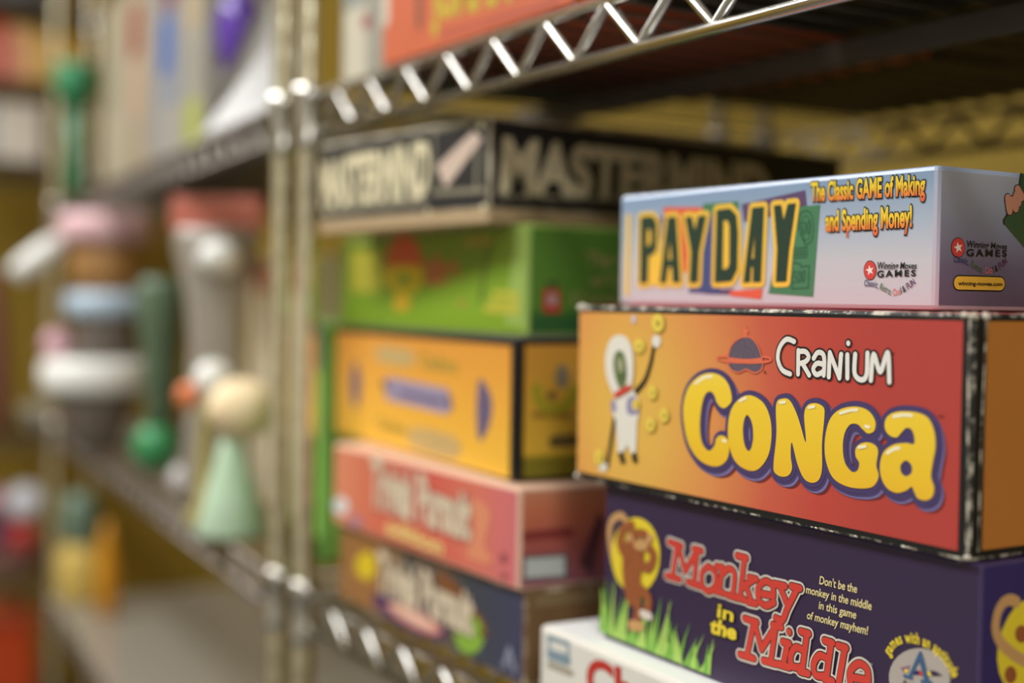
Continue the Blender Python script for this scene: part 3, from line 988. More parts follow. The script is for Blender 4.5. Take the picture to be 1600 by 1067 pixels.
bl.oval('f', (646, 964), 40, 6, mat('print_blush', (232, 196, 172)), 3, rot=0.50)
bl.oval('f', (734, 992), 23, 30, mat('print_lime', (136, 176, 60)), 1.5)
bl.line('f', [(690, 905), (725, 940), (755, 985)], 0.011, mat('print_rust', (128, 78, 40)), 1, smooth=True)
bl.line('f', [(640, 888), (642, 890)], 0.018, mat('print_charcoal', (58, 62, 66)), 1)
bl.text('f', 'Trivial Pursuit', [(592, 862), (742, 928), (740, 992), (590, 920)], TCREAM, 4, bold=0.05, outs=((0.02, mat('print_dark_umber', (80, 66, 60)), 3.5),))
bl.line('f', [(788, 1040), (796, 1014), (804, 1046)], 0.004, mat('print_grey_blue', (138, 140, 160)), 1)
bl.line('r', [(842, 940), (930, 930)], 0.006, mat('print_khaki', (140, 118, 80)), 1)
bl.done('board_game_box', 'dark blue and rust game box with lime blob, lowest of the rear stack', group='board game boxes')

# ---- red trivia box
rd = Carton(0.2707, 0.27, ZRED1 - ZBL1, 30.9, (0.0057, 0.7755), ZBL1)
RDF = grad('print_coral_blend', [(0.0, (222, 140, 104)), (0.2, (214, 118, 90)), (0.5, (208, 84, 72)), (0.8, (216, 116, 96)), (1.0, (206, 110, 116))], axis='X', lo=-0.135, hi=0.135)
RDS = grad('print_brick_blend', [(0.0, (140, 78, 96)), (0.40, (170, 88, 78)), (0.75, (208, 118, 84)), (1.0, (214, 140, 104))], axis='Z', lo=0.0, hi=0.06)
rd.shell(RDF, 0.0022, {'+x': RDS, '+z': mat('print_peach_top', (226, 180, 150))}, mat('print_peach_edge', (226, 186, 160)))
rd.text('f', 'Trivial Pursuit', [(582, 716), (738, 772), (736, 842), (580, 786)], TCREAM, 4, bold=0.05, outs=((0.02, mat('print_dark_brick', (140, 56, 50)), 3.5),))
rd.text('f', 'edition', [(606, 808), (694, 842), (692, 868), (604, 832)], mat('print_butter', (240, 208, 130)), 4, bold=0.03)
rd.oval('f', (533, 790), 12, 14, mat('print_cool_white', (220, 216, 214)), 2)
rd.oval('f', (556, 815), 10, 10, mat('print_dusty_violet', (176, 126, 140)), 2)
rd.poly('f', [(738, 780), (766, 800), (758, 850), (770, 880), (730, 868), (742, 830)], mat('print_apricot', (222, 140, 104)), 2, smooth=True)
rd.oval('f', (787, 872), 5, 9, mat('print_wine', (150, 72, 76)), 2)
rd.oval('f', (788, 900), 5, 5, mat('print_wine', (150, 72, 76)), 2)
rd.poly('r', [(905, 880), (935, 800), (945, 815), (925, 900)], mat('print_wine_dark', (96, 48, 56)), 1)
rd.line('r', [(822, 838), (890, 832)], 0.006, mat('print_dark_brick', (140, 56, 50)), 1)
rr = rd.root('board_game_box', 'coral red trivia game box with a grey price sticker on its end', group='board game boxes')
o = rd.mb.build('carton', rr)
mb2 = MB()
rd.poly('r', [(817, 869), (887, 865), (887, 903), (817, 907)], mat('sticker_border', (80, 84, 88)), 2, mb=mb2)
rd.poly('r', [(820, 873), (882, 869), (882, 899), (820, 903)], mat('sticker_grey', (196, 200, 194), rough=0.3), 3, mb=mb2)
so_ = mb2.build('price_sticker', rr)
so_['label'] = 'grey rectangular price sticker'

# ---- amber yellow box
yl = Carton(0.3161, 0.30, ZYEL1 - ZRED1, 27.2, (0.0024, 0.7961), ZRED1)
AMB = grad('print_amber_blend', [(0.0, (242, 190, 66)), (0.5, (238, 172, 64)), (1.0, (224, 150, 62))], axis='Z', lo=0.0, hi=0.086)
AMBS = grad('print_amber_end', [(0.0, (128, 118, 34)), (0.17, (132, 122, 38)), (0.2, (228, 182, 60)), (1.0, (216, 150, 58))], axis='Z', lo=0.0, hi=0.086)  # end face: amber above an olive band
yl.shell(BLACK, 0.0018, {'+z': mat('print_ash_top', (110, 100, 104))}, BLACK)
yl.flat('f', [(-yl.L / 2 + 0.002, 0.002), (yl.L / 2 - 0.006, 0.002), (yl.L / 2 - 0.006, yl.H - 0.005), (-yl.L / 2 + 0.002, yl.H - 0.005)], AMB, 1)
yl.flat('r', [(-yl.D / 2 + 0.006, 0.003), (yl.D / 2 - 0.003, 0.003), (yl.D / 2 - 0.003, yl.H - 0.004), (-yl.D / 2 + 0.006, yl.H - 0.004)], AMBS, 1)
HV = mat('print_heather', (156, 144, 170))
HVD = mat('print_grape', (104, 92, 122))
yl.line('f', [(608, 607), (697, 627)], 0.017, HV, 2)
yl.line('f', [(600, 600), (604, 604)], 0.007, mat('print_dark_umber', (80, 66, 60)), 2.4)
yl.line('f', [(625, 614), (690, 628)], 0.004, HVD, 3)
yl.line('f', [(700, 622), (704, 634)], 0.007, HVD, 3)
yl.poly('f', [(556, 563), (564, 600), (557, 640), (549, 602)], HVD, 2, smooth=True)
yl.poly('f', [(750, 592), (765, 612), (769, 640), (762, 672), (749, 687), (745, 640)], HVD, 2, smooth=True)
yl.poly('f', [(592, 542), (642, 548), (642, 572), (592, 564)], mat('print_straw_grey', (196, 166, 108)), 2, smooth=True)
yl.text('f', 'Cadoo', [(655, 550), (716, 560), (716, 583), (655, 573)], mat('print_olive_gold', (176, 146, 60)), 2, bold=0.04)
yl.text('f', 'Cadoo', [(588, 650), (636, 662), (636, 682), (588, 668)], mat('print_olive_gold', (176, 146, 60)), 2, bold=0.04)
yl.poly('f', [(645, 668), (712, 684), (712, 716), (645, 698)], mat('print_straw_grey', (196, 166, 108)), 2, smooth=True)
yl.oval('r', (878, 588), 11, 19, mat('print_pewter', (142, 126, 100)), 2)
yl.line('r', [(838, 608), (846, 632), (866, 640), (886, 632), (896, 610)], 0.007, mat('print_chartreuse', (176, 160, 40)), 2, smooth=True)
yl.oval('r', (862, 618), 7, 7, mat('print_walnut', (112, 92, 50)), 2.5)
yl.line('r', [(834, 648), (890, 650)], 0.004, mat('print_bronze', (168, 124, 44)), 2)
yl.line('r', [(866, 690), (896, 688)], 0.008, mat('print_walnut', (112, 92, 50)), 2)
yl.done('board_game_box', 'amber yellow game box with black edges and a purple carry handle print', group='board game boxes')

# ---- green box
gr = Carton(0.2890, 0.27, ZGRN1 - ZYEL1, 30.6, (0.0087, 0.8305), ZYEL1)
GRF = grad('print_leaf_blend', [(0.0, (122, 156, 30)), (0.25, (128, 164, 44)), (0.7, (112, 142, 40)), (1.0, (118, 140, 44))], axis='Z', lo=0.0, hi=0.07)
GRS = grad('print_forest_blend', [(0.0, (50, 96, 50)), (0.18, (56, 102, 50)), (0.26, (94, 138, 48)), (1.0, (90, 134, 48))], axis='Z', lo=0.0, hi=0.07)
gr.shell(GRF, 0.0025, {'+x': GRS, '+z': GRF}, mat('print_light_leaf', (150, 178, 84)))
gr.poly('f', [(806, 355), (823, 352), (818, 512), (790, 506)], mat('print_pale_leaf', (146, 172, 84)), 1)
gr.poly('f', [(548, 392), (594, 392), (594, 458), (548, 455)], mat('print_khaki_lime', (188, 182, 62)), 2)
gr.poly('f', [(606, 425), (610, 385), (632, 366), (654, 385), (658, 425)], mat('print_poppy', (206, 84, 46)), 2, smooth=True)
gr.poly('f', [(604, 418), (658, 418), (658, 446), (632, 462), (606, 446)], mat('print_lemon', (218, 188, 36)), 3, smooth=True)
gr.oval('f', (632, 438), 10, 8, mat('print_grass', (116, 170, 66)), 3.5)
gr.oval('f', (628, 474), 13, 12, mat('print_marigold', (220, 176, 40)), 3)
gr.text('f', 'the', [(664, 402), (718, 396), (718, 440), (664, 444)], mat('print_terracotta', (196, 102, 70)), 2, bold=0.05)
for (x, y) in ((736, 378), (757, 376)):
    gr.oval('f', (x, y), 9, 7, mat('print_olive_gold', (176, 146, 60)), 2)
gr.line('f', [(765, 385), (757, 425), (752, 470)], 0.003, mat('print_moss_dark', (78, 90, 44)), 2, smooth=True)
gr.oval('f', (722, 474), 7, 5, mat('print_olive_gold', (176, 146, 60)), 2)
for y in (458, 472, 484):
    gr.line('f', [(772 - (y - 458) * 0.5, y), (810, y + 3)], 0.004, mat('print_khaki_lime', (188, 182, 62)), 2)
GTXT = mat('print_wheat', (170, 158, 96))
gr.text('r', 'The Game', [(914, 393), (1026, 396), (1026, 417), (914, 415)], GTXT, 2, bold=0.02)
gr.text('r', 'of Crazy', [(921, 428), (1022, 429), (1022, 448), (921, 448)], GTXT, 2, bold=0.02)
gr.text('r', 'Comparisons!', [(893, 457), (1060, 455), (1060, 475), (893, 477)], GTXT, 2, bold=0.02)
gr.poly('r', [(848, 452), (875, 453), (875, 489), (848, 488)], mat('print_cherry', (196, 52, 46)), 2)
gr.oval('r', (862, 468), 7, 10, mat('print_light_grey', (176, 166, 156)), 3)
gr.poly('r', [(854, 440), (872, 440), (872, 450), (854, 450)], mat('print_moss_dark', (78, 90, 44)), 2)
gr.done('board_game_box', 'leaf green party game box between the amber box and the black one', group='board game boxes')

# ---- black box at the top, lid over a tan base
ms = Carton(0.2180, 0.335, ZMAS1 - ZGRN1, 37.0, (-0.0155, 0.8342), ZGRN1)
mr_ = ms.root('board_game_box', 'old black game box with cream capitals and a tan base, topmost of the rear stack', group='board game boxes')
MBLK = mat('print_soft_black', (34, 32, 34), rough=0.5, vary=0.2)
MTAN = mat('kraft_tan', (176, 150, 112), rough=0.7)
MCR = mat('print_ivory', (222, 210, 172))
bb = MB()
bb.box((-ms.L / 2, -ms.D / 2, 0), (ms.L / 2, ms.D / 2, 0.012), MTAN, 0.001)
bb.build('base', mr_)
ms.shell(MBLK, 0.0020, {'+z': MBLK}, worn('worn_ivory_edge', (150, 138, 112), (212, 200, 172), 40, 0.42, 0.12), z0=0.0085, grow=0.0005)
ms.text('f', 'MASTERMIND', [(502, 257), (674, 222), (671, 302), (503, 321)], MCR, 5, bold=0.045)
ms.line('f', [(504, 331), (560, 322), (665, 313)], 0.004, mat('print_drab', (150, 142, 118)), 5)
BORD = mat('print_drab_line', (140, 132, 110))
ms.line('f', [(679, 205), (679, 300)], 0.0022, BORD, 5)
ms.line('f', [(679, 301), (756, 297)], 0.0034, BORD, 5)
ms.line('f', [(748, 215), (745, 296)], 0.0030, BORD, 5)
ms.line('f', [(676, 206), (760, 186)], 0.0024, BORD, 5)
ms.text('r', 'MASTERMIND', [(785, 218), (1199, 263), (1199, 325), (779, 296)], MCR, 5, bold=0.045)
rm = random.Random(5)
x = 780
while x < 1010:
    w = rm.uniform(8, 30)
    ms.line('r', [(x, 306 + (x - 780) * 0.030), (x + w, 306 + (x + w - 780) * 0.030)], 0.0026, mat('print_drab', (150, 142, 118)), 5)
    x += w + 9
for (x, y, r) in ((752, 196, 0.0034), (670, 330, 0.0024), (757, 324, 0.003)):
    ms.line('f', [(x, y), (x + 1, y)], r * 1.6, MCR, 6)
ms.mb.build('lid', mr_)
mb2 = MB()
ms.poly('f', [(684, 260), (741, 205), (755, 217), (698, 294)], mat('sticker_rose', (214, 190, 172), rough=0.4), 7, mb=mb2)
ms.line('f', [(694, 268), (742, 216)], 0.0022, mat('sticker_print', (190, 168, 156)), 7.5, mb=mb2)
k_ = mb2.build('label_sticker', mr_)
k_['label'] = 'slanting pale rose sticker'

# ---- lime box on end between post and stack
lm = Carton(0.050, 0.16, 0.205, 26.0, (Lu(0.022, 0.041).x, Lu(0.022, 0.041).y), ZS)
LIME = mat('print_spring_green', (150, 214, 100), vary=0.25, vscale=30)
lm.shell(LIME, 0.0015)
lm.rect('f', (0.0, 0.80), (1.0, 1.0), mat('print_violet_grey', (120, 108, 124)), 1)
lm.rect('f', (0.0, 0.50), (1.0, 0.80), mat('print_apple', (184, 222, 120)), 1)
lm.rect('f', (0.0, 0.0), (1.0, 0.1), mat('print_dark_leaf', (48, 78, 40)), 1)
lm.done('board_game_box', 'narrow lime green carton standing upright just behind the double post', group='board game boxes')

# ================================================================== shelf above
def ubox(u_hi, v, L, D, H, z, m, fm=None, yaw=30.8, em=None, bevel=0.0015):
    """carton whose near front corner stands at u_hi - L"""
    p = uv(u_hi - L, v)
    c = Carton(L, D, H, yaw, (p.x, p.y), z)
    c.shell(m, bevel, fm, em)
    return c


ORG = mat('print_flame_orange', (202, 100, 64), vary=0.08)
ob = ubox(0.862, 0.404, 0.245, 0.28, 0.075, ZU, ORG)
ob.line('f', [(603, -20), (603, 30)], 0.011, mat('print_pale_grey', (214, 196, 176)), 1)
ob.line('f', [(655, -30), (655, 38)], 0.007, mat('print_cocoa', (110, 74, 54)), 1)
ob.text('f', 'JUMPIN', [(672, -38), (800, -85), (800, -4), (674, 30)], mat('print_mustard', (198, 168, 50)), 2, bold=0.06)
ob.line('f', [(690, 54), (760, 34), (870, 2)], 0.003, mat('print_brick_line', (176, 84, 66)), 1)  # thin darker brick line below the lettering
ob.done('board_game_box', 'flame orange game box with mustard lettering on the upper shelf', group='board game boxes')
DK = mat('print_chocolate', (50, 40, 34), vary=0.3)
DK2 = mat('print_oxblood', (48, 34, 28), vary=0.3)
dk1 = ubox(0.598, 0.420, 0.29, 0.36, 0.07, ZU, DK2)
dk1.done('board_game_box', 'blackish brown game box on the upper shelf, next after the orange one', group='board game boxes')
ubox(0.300, 0.425, 0.30, 0.38, 0.06, ZU, DK).done('board_game_box', 'dark chocolate game box on the upper shelf above the pale blue box', group='board game boxes')
ubox(0.855, 0.690, 0.24, 0.17, 0.09, ZU, DK).done('board_game_box', 'dark brown game box at the back of the upper shelf behind the orange one', group='board game boxes')
gw = ubox(0.952, 0.412, 0.082, 0.25, 0.16, ZU, mat('print_smoke', (150, 146, 132), vary=0.2))
gw.rect('f', (0.05, 0.0), (0.55, 0.34), mat('print_parchment', (196, 188, 166)), 1)
gw.oval('f', (573, 34), 7, 13, mat('print_wine', (150, 72, 76)), 1)
gw.rect('f', (0.05, 0.36), (0.7, 1.0), mat('print_steel_mist', (140, 146, 140)), 1)
gw.done('toy_carton', 'smoke grey upright carton between the double post and the orange box', 'toy box')

# ================================================================== toys beyond the post, middle shelf
SURF = CZ + ZS


def on(px, d, z):
    """spot on a shelf of height z below the photo column px, d metres away"""
    p = at(px, 470, d)
    return Vector((p.x, p.y, CZ + z))


def plast(name, col, rough=0.3, **k):
    return mat(name, col, rough=rough, **k)


def tub(loc, rb, rt, h, rl, hl, body, lid, label, handle=None):
    r = tag(empty('lidded_tub', loc), label, 'toy tub', 'lidded tubs in a tower')
    b = MB()
    b.lathe([(rb * 0.9, 0.0), (rb, 0.003), (rt, h - 0.001), (rt * 0.98, h)], body, 36)
    b.build('body', r)
    l = MB()
    e = min(hl * 0.35, 0.012)
    l.lathe([(rl * 0.93, h), (rl, h + e), (rl, h + hl - e), (rl * 0.95, h + hl - e * 0.3), (rl * 0.86, h + hl)], lid, 36)
    l.build('lid', r)
    if handle:
        hb = MB()
        hb.tube(handle[0], handle[1], handle[2], 14)
        hb.build('handle', r)
    return r


D1 = 1.98
c0 = on(152, D1, ZS)
CLOUD = plast('cloudy_plastic', (126, 114, 104), 0.25, trans=0.35)
tub(c0, 0.030, 0.066, 0.083, 0.081, 0.050, CLOUD, plast('white_plastic', (232, 230, 222)), 'cloudy tapered tub with a wide white lid, bottom of the tub tower')
c1 = c0 + Vector((0.014, 0, 0.133))
tub(c1, 0.046, 0.050, 0.062, 0.062, 0.036, CLOUD, plast('sky_plastic', (178, 196, 210)), 'cloudy tub with a pale blue lid, middle of the tub tower')
c2 = c1 + Vector((-0.002, 0, 0.098))
hd = [Vector((-0.058, -0.02, 0.070)), Vector((-0.075, -0.03, 0.062)), Vector((-0.105, -0.04, 0.036)), Vector((-0.118, -0.04, 0.022))]
tub(c2, 0.050, 0.054, 0.072, 0.068, 0.044, plast('amber_plastic', (166, 122, 72), 0.3, vary=0.5, vscale=18), plast('rose_plastic', (222, 180, 182)), 'amber brown tub with a pink lid and white handle, top of the tub tower',
    (hd, 0.017, plast('white_plastic', (232, 230, 222))))
b = MB()
b.ball((0, 0, 0.021), 0.021, plast('pink_rubber', (212, 166, 176), 0.35))
tag(b.build('ball', None, c0 + Vector((-0.056, -0.012, 0.133))), 'small pink ball resting on the wide white tub lid', 'ball')

gv = tag(empty('toy_vase', on(252, 1.72, ZS)), 'dark green slim toy vase with a bright green round foot', 'vase')
b = MB()
b.ball((-0.006, 0, 0.032), 0.030, plast('emerald_plastic', (58, 140, 84)), sz=1.05)
b.build('foot', gv)
b = MB()
b.lathe([(0.012, 0.058), (0.018, 0.075), (0.022, 0.14), (0.028, 0.19), (0.031, 0.235), (0.026, 0.25)], plast('pine_plastic', (84, 102, 78), 0.35, vary=0.3), 24)
b.build('neck', gv)

bagm = plast('clear_bag_plastic', (172, 162, 148), 0.22, trans=0.25, bump=0.8, bscale=70, vary=0.25)
bg = tag(empty('toy_bag', on(338, 1.46, ZS)), 'tall crumpled clear toy bag with a red header card', 'bag')
b = MB()
b.lathe([(0.030, 0.0), (0.034, 0.01), (0.030, 0.10), (0.026, 0.18), (0.032, 0.24), (0.042, 0.285), (0.040, 0.300)], bagm, 40, sx=1.1, sy=0.8, wob=0.05, seed=3)
b.build('pouch', bg)
b = MB()
b.box((-0.050, -0.006, 0.296), (0.050, 0.006, 0.335), mat('header_red', (196, 112, 92)), 0.003)
b.build('header_card', bg)
b = MB()
b.ball((0.010, -0.034, 0.268), 0.023, plast('white_plastic', (232, 230, 222)), sz=0.8)
b.build('foam_ball', bg)

cb_ = Carton(0.190, 0.14, 0.270, 26.0, (Lu(0.232, 0.085).x, Lu(0.232, 0.085).y), ZS)
cb_.shell(mat('print_manila', (230, 210, 170), vary=0.12), 0.002)
cb_.rect('f', (0.1, 0.86), (0.95, 0.98), mat('print_salmon_band', (196, 128, 100)), 1)
cb_.rect('f', (0.1, 0.06), (0.9, 0.8), mat('print_manila_light', (238, 222, 190)), 1)
cb_.done('toy_carton', 'manila coloured upright carton beside the double post on the middle shelf', 'toy box')

dl = tag(empty('toy_doll', on(364, 1.268, ZS)), 'pale green cone-skirted toy doll with a big peach bonnet', 'doll')
b = MB()
b.lathe([(0.032, 0.0), (0.033, 0.004), (0.024, 0.04), (0.014, 0.075), (0.009, 0.095)], plast('mint_cloth', (184, 208, 178), 0.6), 32)
b.build('skirt', dl)
b = MB()
b.ball((0.010, 0, 0.120), 0.034, plast('peach_cloth', (240, 214, 172), 0.7, bump=0.4), sz=0.86, wob=0.03, seed=4)
b.build('bonnet', dl)

rt_ = tag(empty('toy_rattle', on(318, 1.33, ZS)), 'white-headed toy rattle with an orange collar standing on the middle shelf', 'rattle')
b = MB()
b.lathe([(0.018, 0.0), (0.019, 0.004), (0.008, 0.02), (0.007, 0.10), (0.009, 0.122)], plast('olive_plastic', (168, 154, 92)), 20, shear=(0.004, 0))
b.build('handle', rt_)
b = MB()
b.ball((-0.014, -0.004, 0.128), 0.012, plast('orange_plastic', (228, 130, 80)), sz=1.1)
b.build('collar', rt_)
b = MB()
b.ball((0.010, 0, 0.144), 0.0195, plast('white_plastic', (232, 230, 222)))
b.build('head', rt_)

b = MB()
b.ball((0, 0, 0.020), 0.024, plast('silver_film', (196, 190, 188), 0.2, bump=0.9, bscale=90), sx=1.5, sy=0.9, sz=0.83, wob=0.06, seed=8)
tag(b.build('film_pouch', None, on(296, 1.50, ZS), YAWL + PI / 2), 'low crumpled silver film pouch at the shelf edge before the toy bag', 'pouch')

# ---- bottom shelf
bt = tag(empty('toy_bottle', on(128, 2.36, ZB + 0.004)), 'yellow bottle with a teal cap on the grey bottom shelf', 'bottle')
b = MB()
b.lathe([(0.036, 0.0), (0.040, 0.006), (0.040, 0.075), (0.030, 0.10), (0.026, 0.105)], plast('mellow_yellow_plastic', (206, 176, 92)), 28)
b.build('body', bt)
b = MB()
b.lathe([(0.030, 0.105), (0.034, 0.112), (0.032, 0.165), (0.026, 0.19)], plast('teal_plastic', (104, 124, 104)), 28)
b.build('cap', bt)
b = MB()
b.lathe([(0.014, 0.0), (0.018, 0.006), (0.020, 0.08), (0.012, 0.13), (0.006, 0.16)], plast('tangerine_plastic', (206, 140, 30)), 24)
tag(b.build('toy_cone', None, on(170, 2.25, ZB + 0.004)), 'slim tangerine cone standing beside the yellow bottle', 'cone')

# ---- upper shelf beyond the post
pb_ = Lu(0.035, 0.003, ZU)
b = MB()
prof = spline([(0.0, 0.0), (-0.25, 0.0), (-0.258, 0.008), (-0.243, 0.019), (-0.185, 0.044), (-0.10, 0.076), (-0.048, 0.098), (-0.024, 0.125), (0.0, 0.128), (0.003, 0.06)], True, 5)
nb = len(prof)
lay = [(0.0, 0.95), (0.007, 1.0), (0.022, 1.0), (0.029, 0.95)]
cxm, czm = -0.10, 0.045
vs_ = [(cxm + (x - cxm) * k, y, max(0.0, czm + (z - czm) * k) if k == 1.0 else max(0.0, czm + (z - czm) * k)) for (y, k) in lay for (x, z) in prof]
vs_ = [(x, y, max(0.0, z)) for x, y, z in vs_]
fs_ = [(r * nb + i, r * nb + (i + 1) % nb, (r + 1) * nb + (i + 1) % nb, (r + 1) * nb + i) for r in range(3) for i in range(nb)]
fs_ += [tuple(range(nb)), tuple(3 * nb + i for i in range(nb))[::-1]]
b.add(vs_, fs_, mat('white_paper', (206, 204, 202), rough=0.6, bump=0.3), True)
tag(b.build('paper_bag', None, pb_, YAWL - PI / 2), 'big white slant-topped paper bag beside the double post on the upper shelf', 'bag')
lp = tag(empty('toy_trophy', on(370, 1.468, ZU)), 'pale lilac toy stand topped by a glossy purple oval ball', 'toy')
b = MB()
b.lathe([(0.020, 0.0), (0.021, 0.003), (0.014, 0.03), (0.013, 0.066), (0.018, 0.078)], plast('lilac_grey_plastic', (176, 166, 172)), 28)
b.build('stand', lp)
b = MB()
b.ball((0.0, 0, 0.125), 0.024, plast('purple_gloss', (96, 62, 160), 0.12), sz=2.0)
b.build('ball', lp)


def upright(t0, t1, w, h, m, label, prints):
    """carton standing on the upper left shelf from t1 (far) to t0 (near) along the front"""
    p = Lu(t0, w)
    c = Carton(t1 - t0, 0.11, h, 26.0, (p.x, p.y), ZU)
    c.shell(m, 0.002)
    for a, b_, mm in prints:
        c.rect('f', a, b_, mm, 1 + prints.index((a, b_, mm)) * 0.5)
    c.done('toy_carton', label, 'toy box', 'toy cartons on the far upper shelf')


upright(0.412, 0.535, 0.03, 0.26, mat('print_dove', (150, 145, 134), vary=0.25), 'dove grey carton with a lime patch, beside the lilac stand',
        [((0.25, 0.02), (0.8, 0.24), mat('print_lime_patch', (166, 172, 66))), ((0.1, 0.55), (0.9, 0.95), mat('print_sand', (168, 150, 122)))])
upright(0.540, 0.700, 0.03, 0.27, mat('print_mist_blue', (136, 138, 146), vary=0.2), 'misty blue-grey carton with a blue oval patch under a maroon one',
        [((0.28, 0.42), (0.72, 0.68), mat('print_royal', (44, 92, 160))), ((0.4, 0.70), (0.85, 0.82), mat('print_maroon_patch', (116, 40, 46))), ((0.4, 0.02), (0.95, 0.26), mat('print_pearl', (164, 156, 140)))])
upright(0.705, 0.900, 0.03, 0.30, mat('print_buff', (158, 144, 122), vary=0.15), 'buff carton with a brick red patch near its top',
        [((0.15, 0.56), (0.55, 0.80), mat('print_brick_patch', (140, 48, 42))), ((0.15, 0.28), (0.6, 0.54), mat('print_skin_patch', (180, 150, 128)))])
upright(0.905, 1.10, 0.03, 0.28, mat('print_oat', (160, 150, 126), vary=0.2), 'plain oat coloured carton next to the green mallet',
        [((0.1, 0.03), (0.9, 0.4), mat('print_oat_light', (174, 162, 138)))])
ml = tag(empty('toy_mallet', on(116, 2.16, ZU)), 'green plastic toy mallet standing on its handle at the shelf end', 'mallet')
b = MB()
b.lathe([(0.017, 0.0), (0.018, 0.004), (0.014, 0.05), (0.014, 0.15)], plast('shaded_jade_plastic', (46, 110, 74)), 24)  # darker green puts the shadow below the head into the handle colour
b.build('handle', ml)
b = MB()
b.lathe([(0.020, 0.146), (0.028, 0.150), (0.033, 0.165), (0.033, 0.200), (0.029, 0.208), (0.020, 0.209)], plast('jade_plastic', (52, 128, 84)), 32)
b.build('head', ml)

# ================================================================== far end of the aisle
T_U = 2.96
T_LV = [-0.905, -0.60, -0.30, 0.283, 0.455, 0.615]
pT = uv(T_U, 0.70)
shelving('wire_shelving_unit', 'chrome wire shelving unit across the far end of the aisle', T_U, 0.70, YAW - PI / 2 + PI, 1.2, 0.40, T_LV,
         [(0, 0), (1.2, 0), (0, 0.40), (1.2, 0.40)], rib=0.19, front=DULLCHROME)


def fb(v_hi, L, D, H, z, m, label, name='toy_carton', cat='toy box', prints=(), w=0.02):
    """box on the far unit; its front looks back along the aisle"""
    p = uv(T_U + w, v_hi)
    c = Carton(L, D, H, 30.8 + 90, (p.x, p.y), z)
    c.shell(m, 0.003)
    for i, (a, b_, mm) in enumerate(prints):
        c.rect('f', a, b_, mm, 1 + i * 0.5)
    c.done(name, label, cat, 'cartons on the far shelving')


fb(0.672, 0.075, 0.15, 0.10, T_LV[4], mat('print_peach_gold', (216, 172, 96), vary=0.2), 'golden carton on the far shelving, above the white ones', prints=[((0, 0.82), (1, 1), mat('print_sun', (206, 160, 40)))])
fb(0.592, 0.060, 0.15, 0.115, T_LV[4], mat('print_honey', (222, 180, 112), vary=0.2), 'honey and peach carton on the far shelving by the golden one', prints=[((0, 0), (0.5, 0.85), mat('print_rose_peach', (212, 140, 120)))])
fb(0.528, 0.060, 0.15, 0.12, T_LV[4], mat('print_coral_box', (204, 112, 96), vary=0.2), 'coral carton at the edge of view on the far shelving', prints=[((0, 0.8), (1, 1), mat('print_cherry', (196, 52, 46)))])
fb(0.600, 0.095, 0.15, 0.125, T_LV[3], mat('print_chalk', (214, 204, 190), vary=0.1), 'chalk white carton on the far shelving below the golden one')
fb(0.500, 0.060, 0.15, 0.125, T_LV[3], mat('print_ice_blue', (178, 186, 196), vary=0.15), 'icy blue carton on the far shelving beside the chalk white one')
fb(0.690, 0.07, 0.15, 0.11, T_LV[3], mat('print_putty', (190, 180, 160), vary=0.1), 'putty coloured carton on the far shelving behind the green mallet')
fb(0.668, 0.075, 0.15, 0.10, T_LV[5], mat('print_graphite', (78, 76, 74)), 'graphite carton high on the far shelving')
fb(0.585, 0.11, 0.15, 0.10, T_LV[5], mat('print_slate_dark', (92, 90, 90)), 'slate carton high on the far shelving at the edge of view')
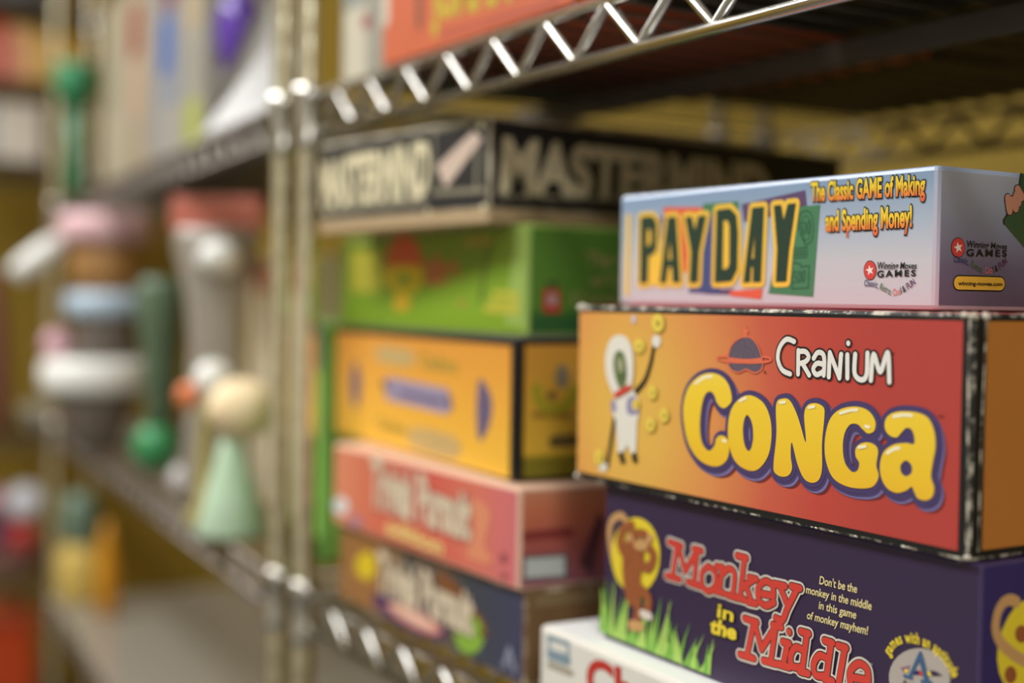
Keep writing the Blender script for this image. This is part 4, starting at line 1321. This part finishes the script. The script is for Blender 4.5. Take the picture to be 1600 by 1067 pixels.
# toys lower down
b = MB()
b.lathe([(0.040, 0.0), (0.050, 0.01), (0.054, 0.12), (0.046, 0.24), (0.030, 0.33), (0.026, 0.35)], mat('plum_fabric', (150, 90, 92), rough=0.8, vary=0.4, vscale=14), 32, sx=0.8, wob=0.03, seed=5)
tag(b.build('cloth_sack', None, uv(T_U + 0.08, 0.500, T_LV[2])), 'plum and pink cloth sack slumped on the far shelving', 'bag')
b = MB()
b.lathe([(0.03, 0.0), (0.045, 0.012), (0.058, 0.045), (0.060, 0.062), (0.052, 0.064)], plast('stone_plastic', (150, 142, 122)), 32)
tag(b.build('bowl', None, uv(T_U + 0.02 + 0.05, 0.62, T_LV[2])), 'stone coloured bowl on the far shelving beside the cloth sack', 'bowl')
bk = tag(empty('basket', uv(T_U + 0.09, 0.545, T_LV[1])), 'dusty pink shallow basket heaped with small balls', 'basket')
b = MB()
b.lathe([(0.066, 0.0), (0.070, 0.004), (0.082, 0.05), (0.084, 0.054), (0.078, 0.054), (0.070, 0.046), (0.05, 0.02)], plast('dusty_pink_plastic', (150, 112, 104)), 36)
b.build('bowl', bk)
for (du, dv, dz, r, nm, col, lab) in ((-0.045, 0.02, 0.075, 0.036, 'red_ball', (176, 52, 48), 'red ball low in the pink basket'),
                                      (-0.040, 0.030, 0.150, 0.041, 'white_ball', (214, 214, 220), 'white ball on top of the heap in the pink basket'),
                                      (-0.020, -0.045, 0.150, 0.040, 'pink_ball', (196, 140, 152), 'pink ball beside the white one in the pink basket'),
                                      (-0.010, -0.040, 0.085, 0.038, 'navy_ball', (88, 90, 122), 'navy ball in the pink basket beside the red one'),
                                      (0.040, 0.020, 0.085, 0.040, 'grey_ball', (120, 116, 118), 'grey ball at the back of the pink basket')):
    b = MB()
    b.ball((0, 0, 0), r, plast(nm, col, 0.3))
    tag(b.build('ball', None, uv(T_U + 0.09 + du, 0.545 + dv, T_LV[1] + dz)), lab, 'ball', 'balls in the pink basket')
bn = tag(empty('storage_bin', uv(T_U + 0.16, 0.48, T_LV[0])), 'orange-red plastic storage bin low on the far shelving', 'bin')
b = MB()
b.box((-0.12, -0.10, 0), (0.12, 0.10, 0.20), plast('vermilion_plastic', (196, 72, 34)), 0.012)
b.build('tray', bn)
b = MB()
b.box((-0.128, -0.108, 0.192), (0.128, 0.108, 0.212), plast('vermilion_rim', (190, 84, 56)), 0.006)
b.build('rim', bn)
bn.rotation_euler = (0, 0, YAW)
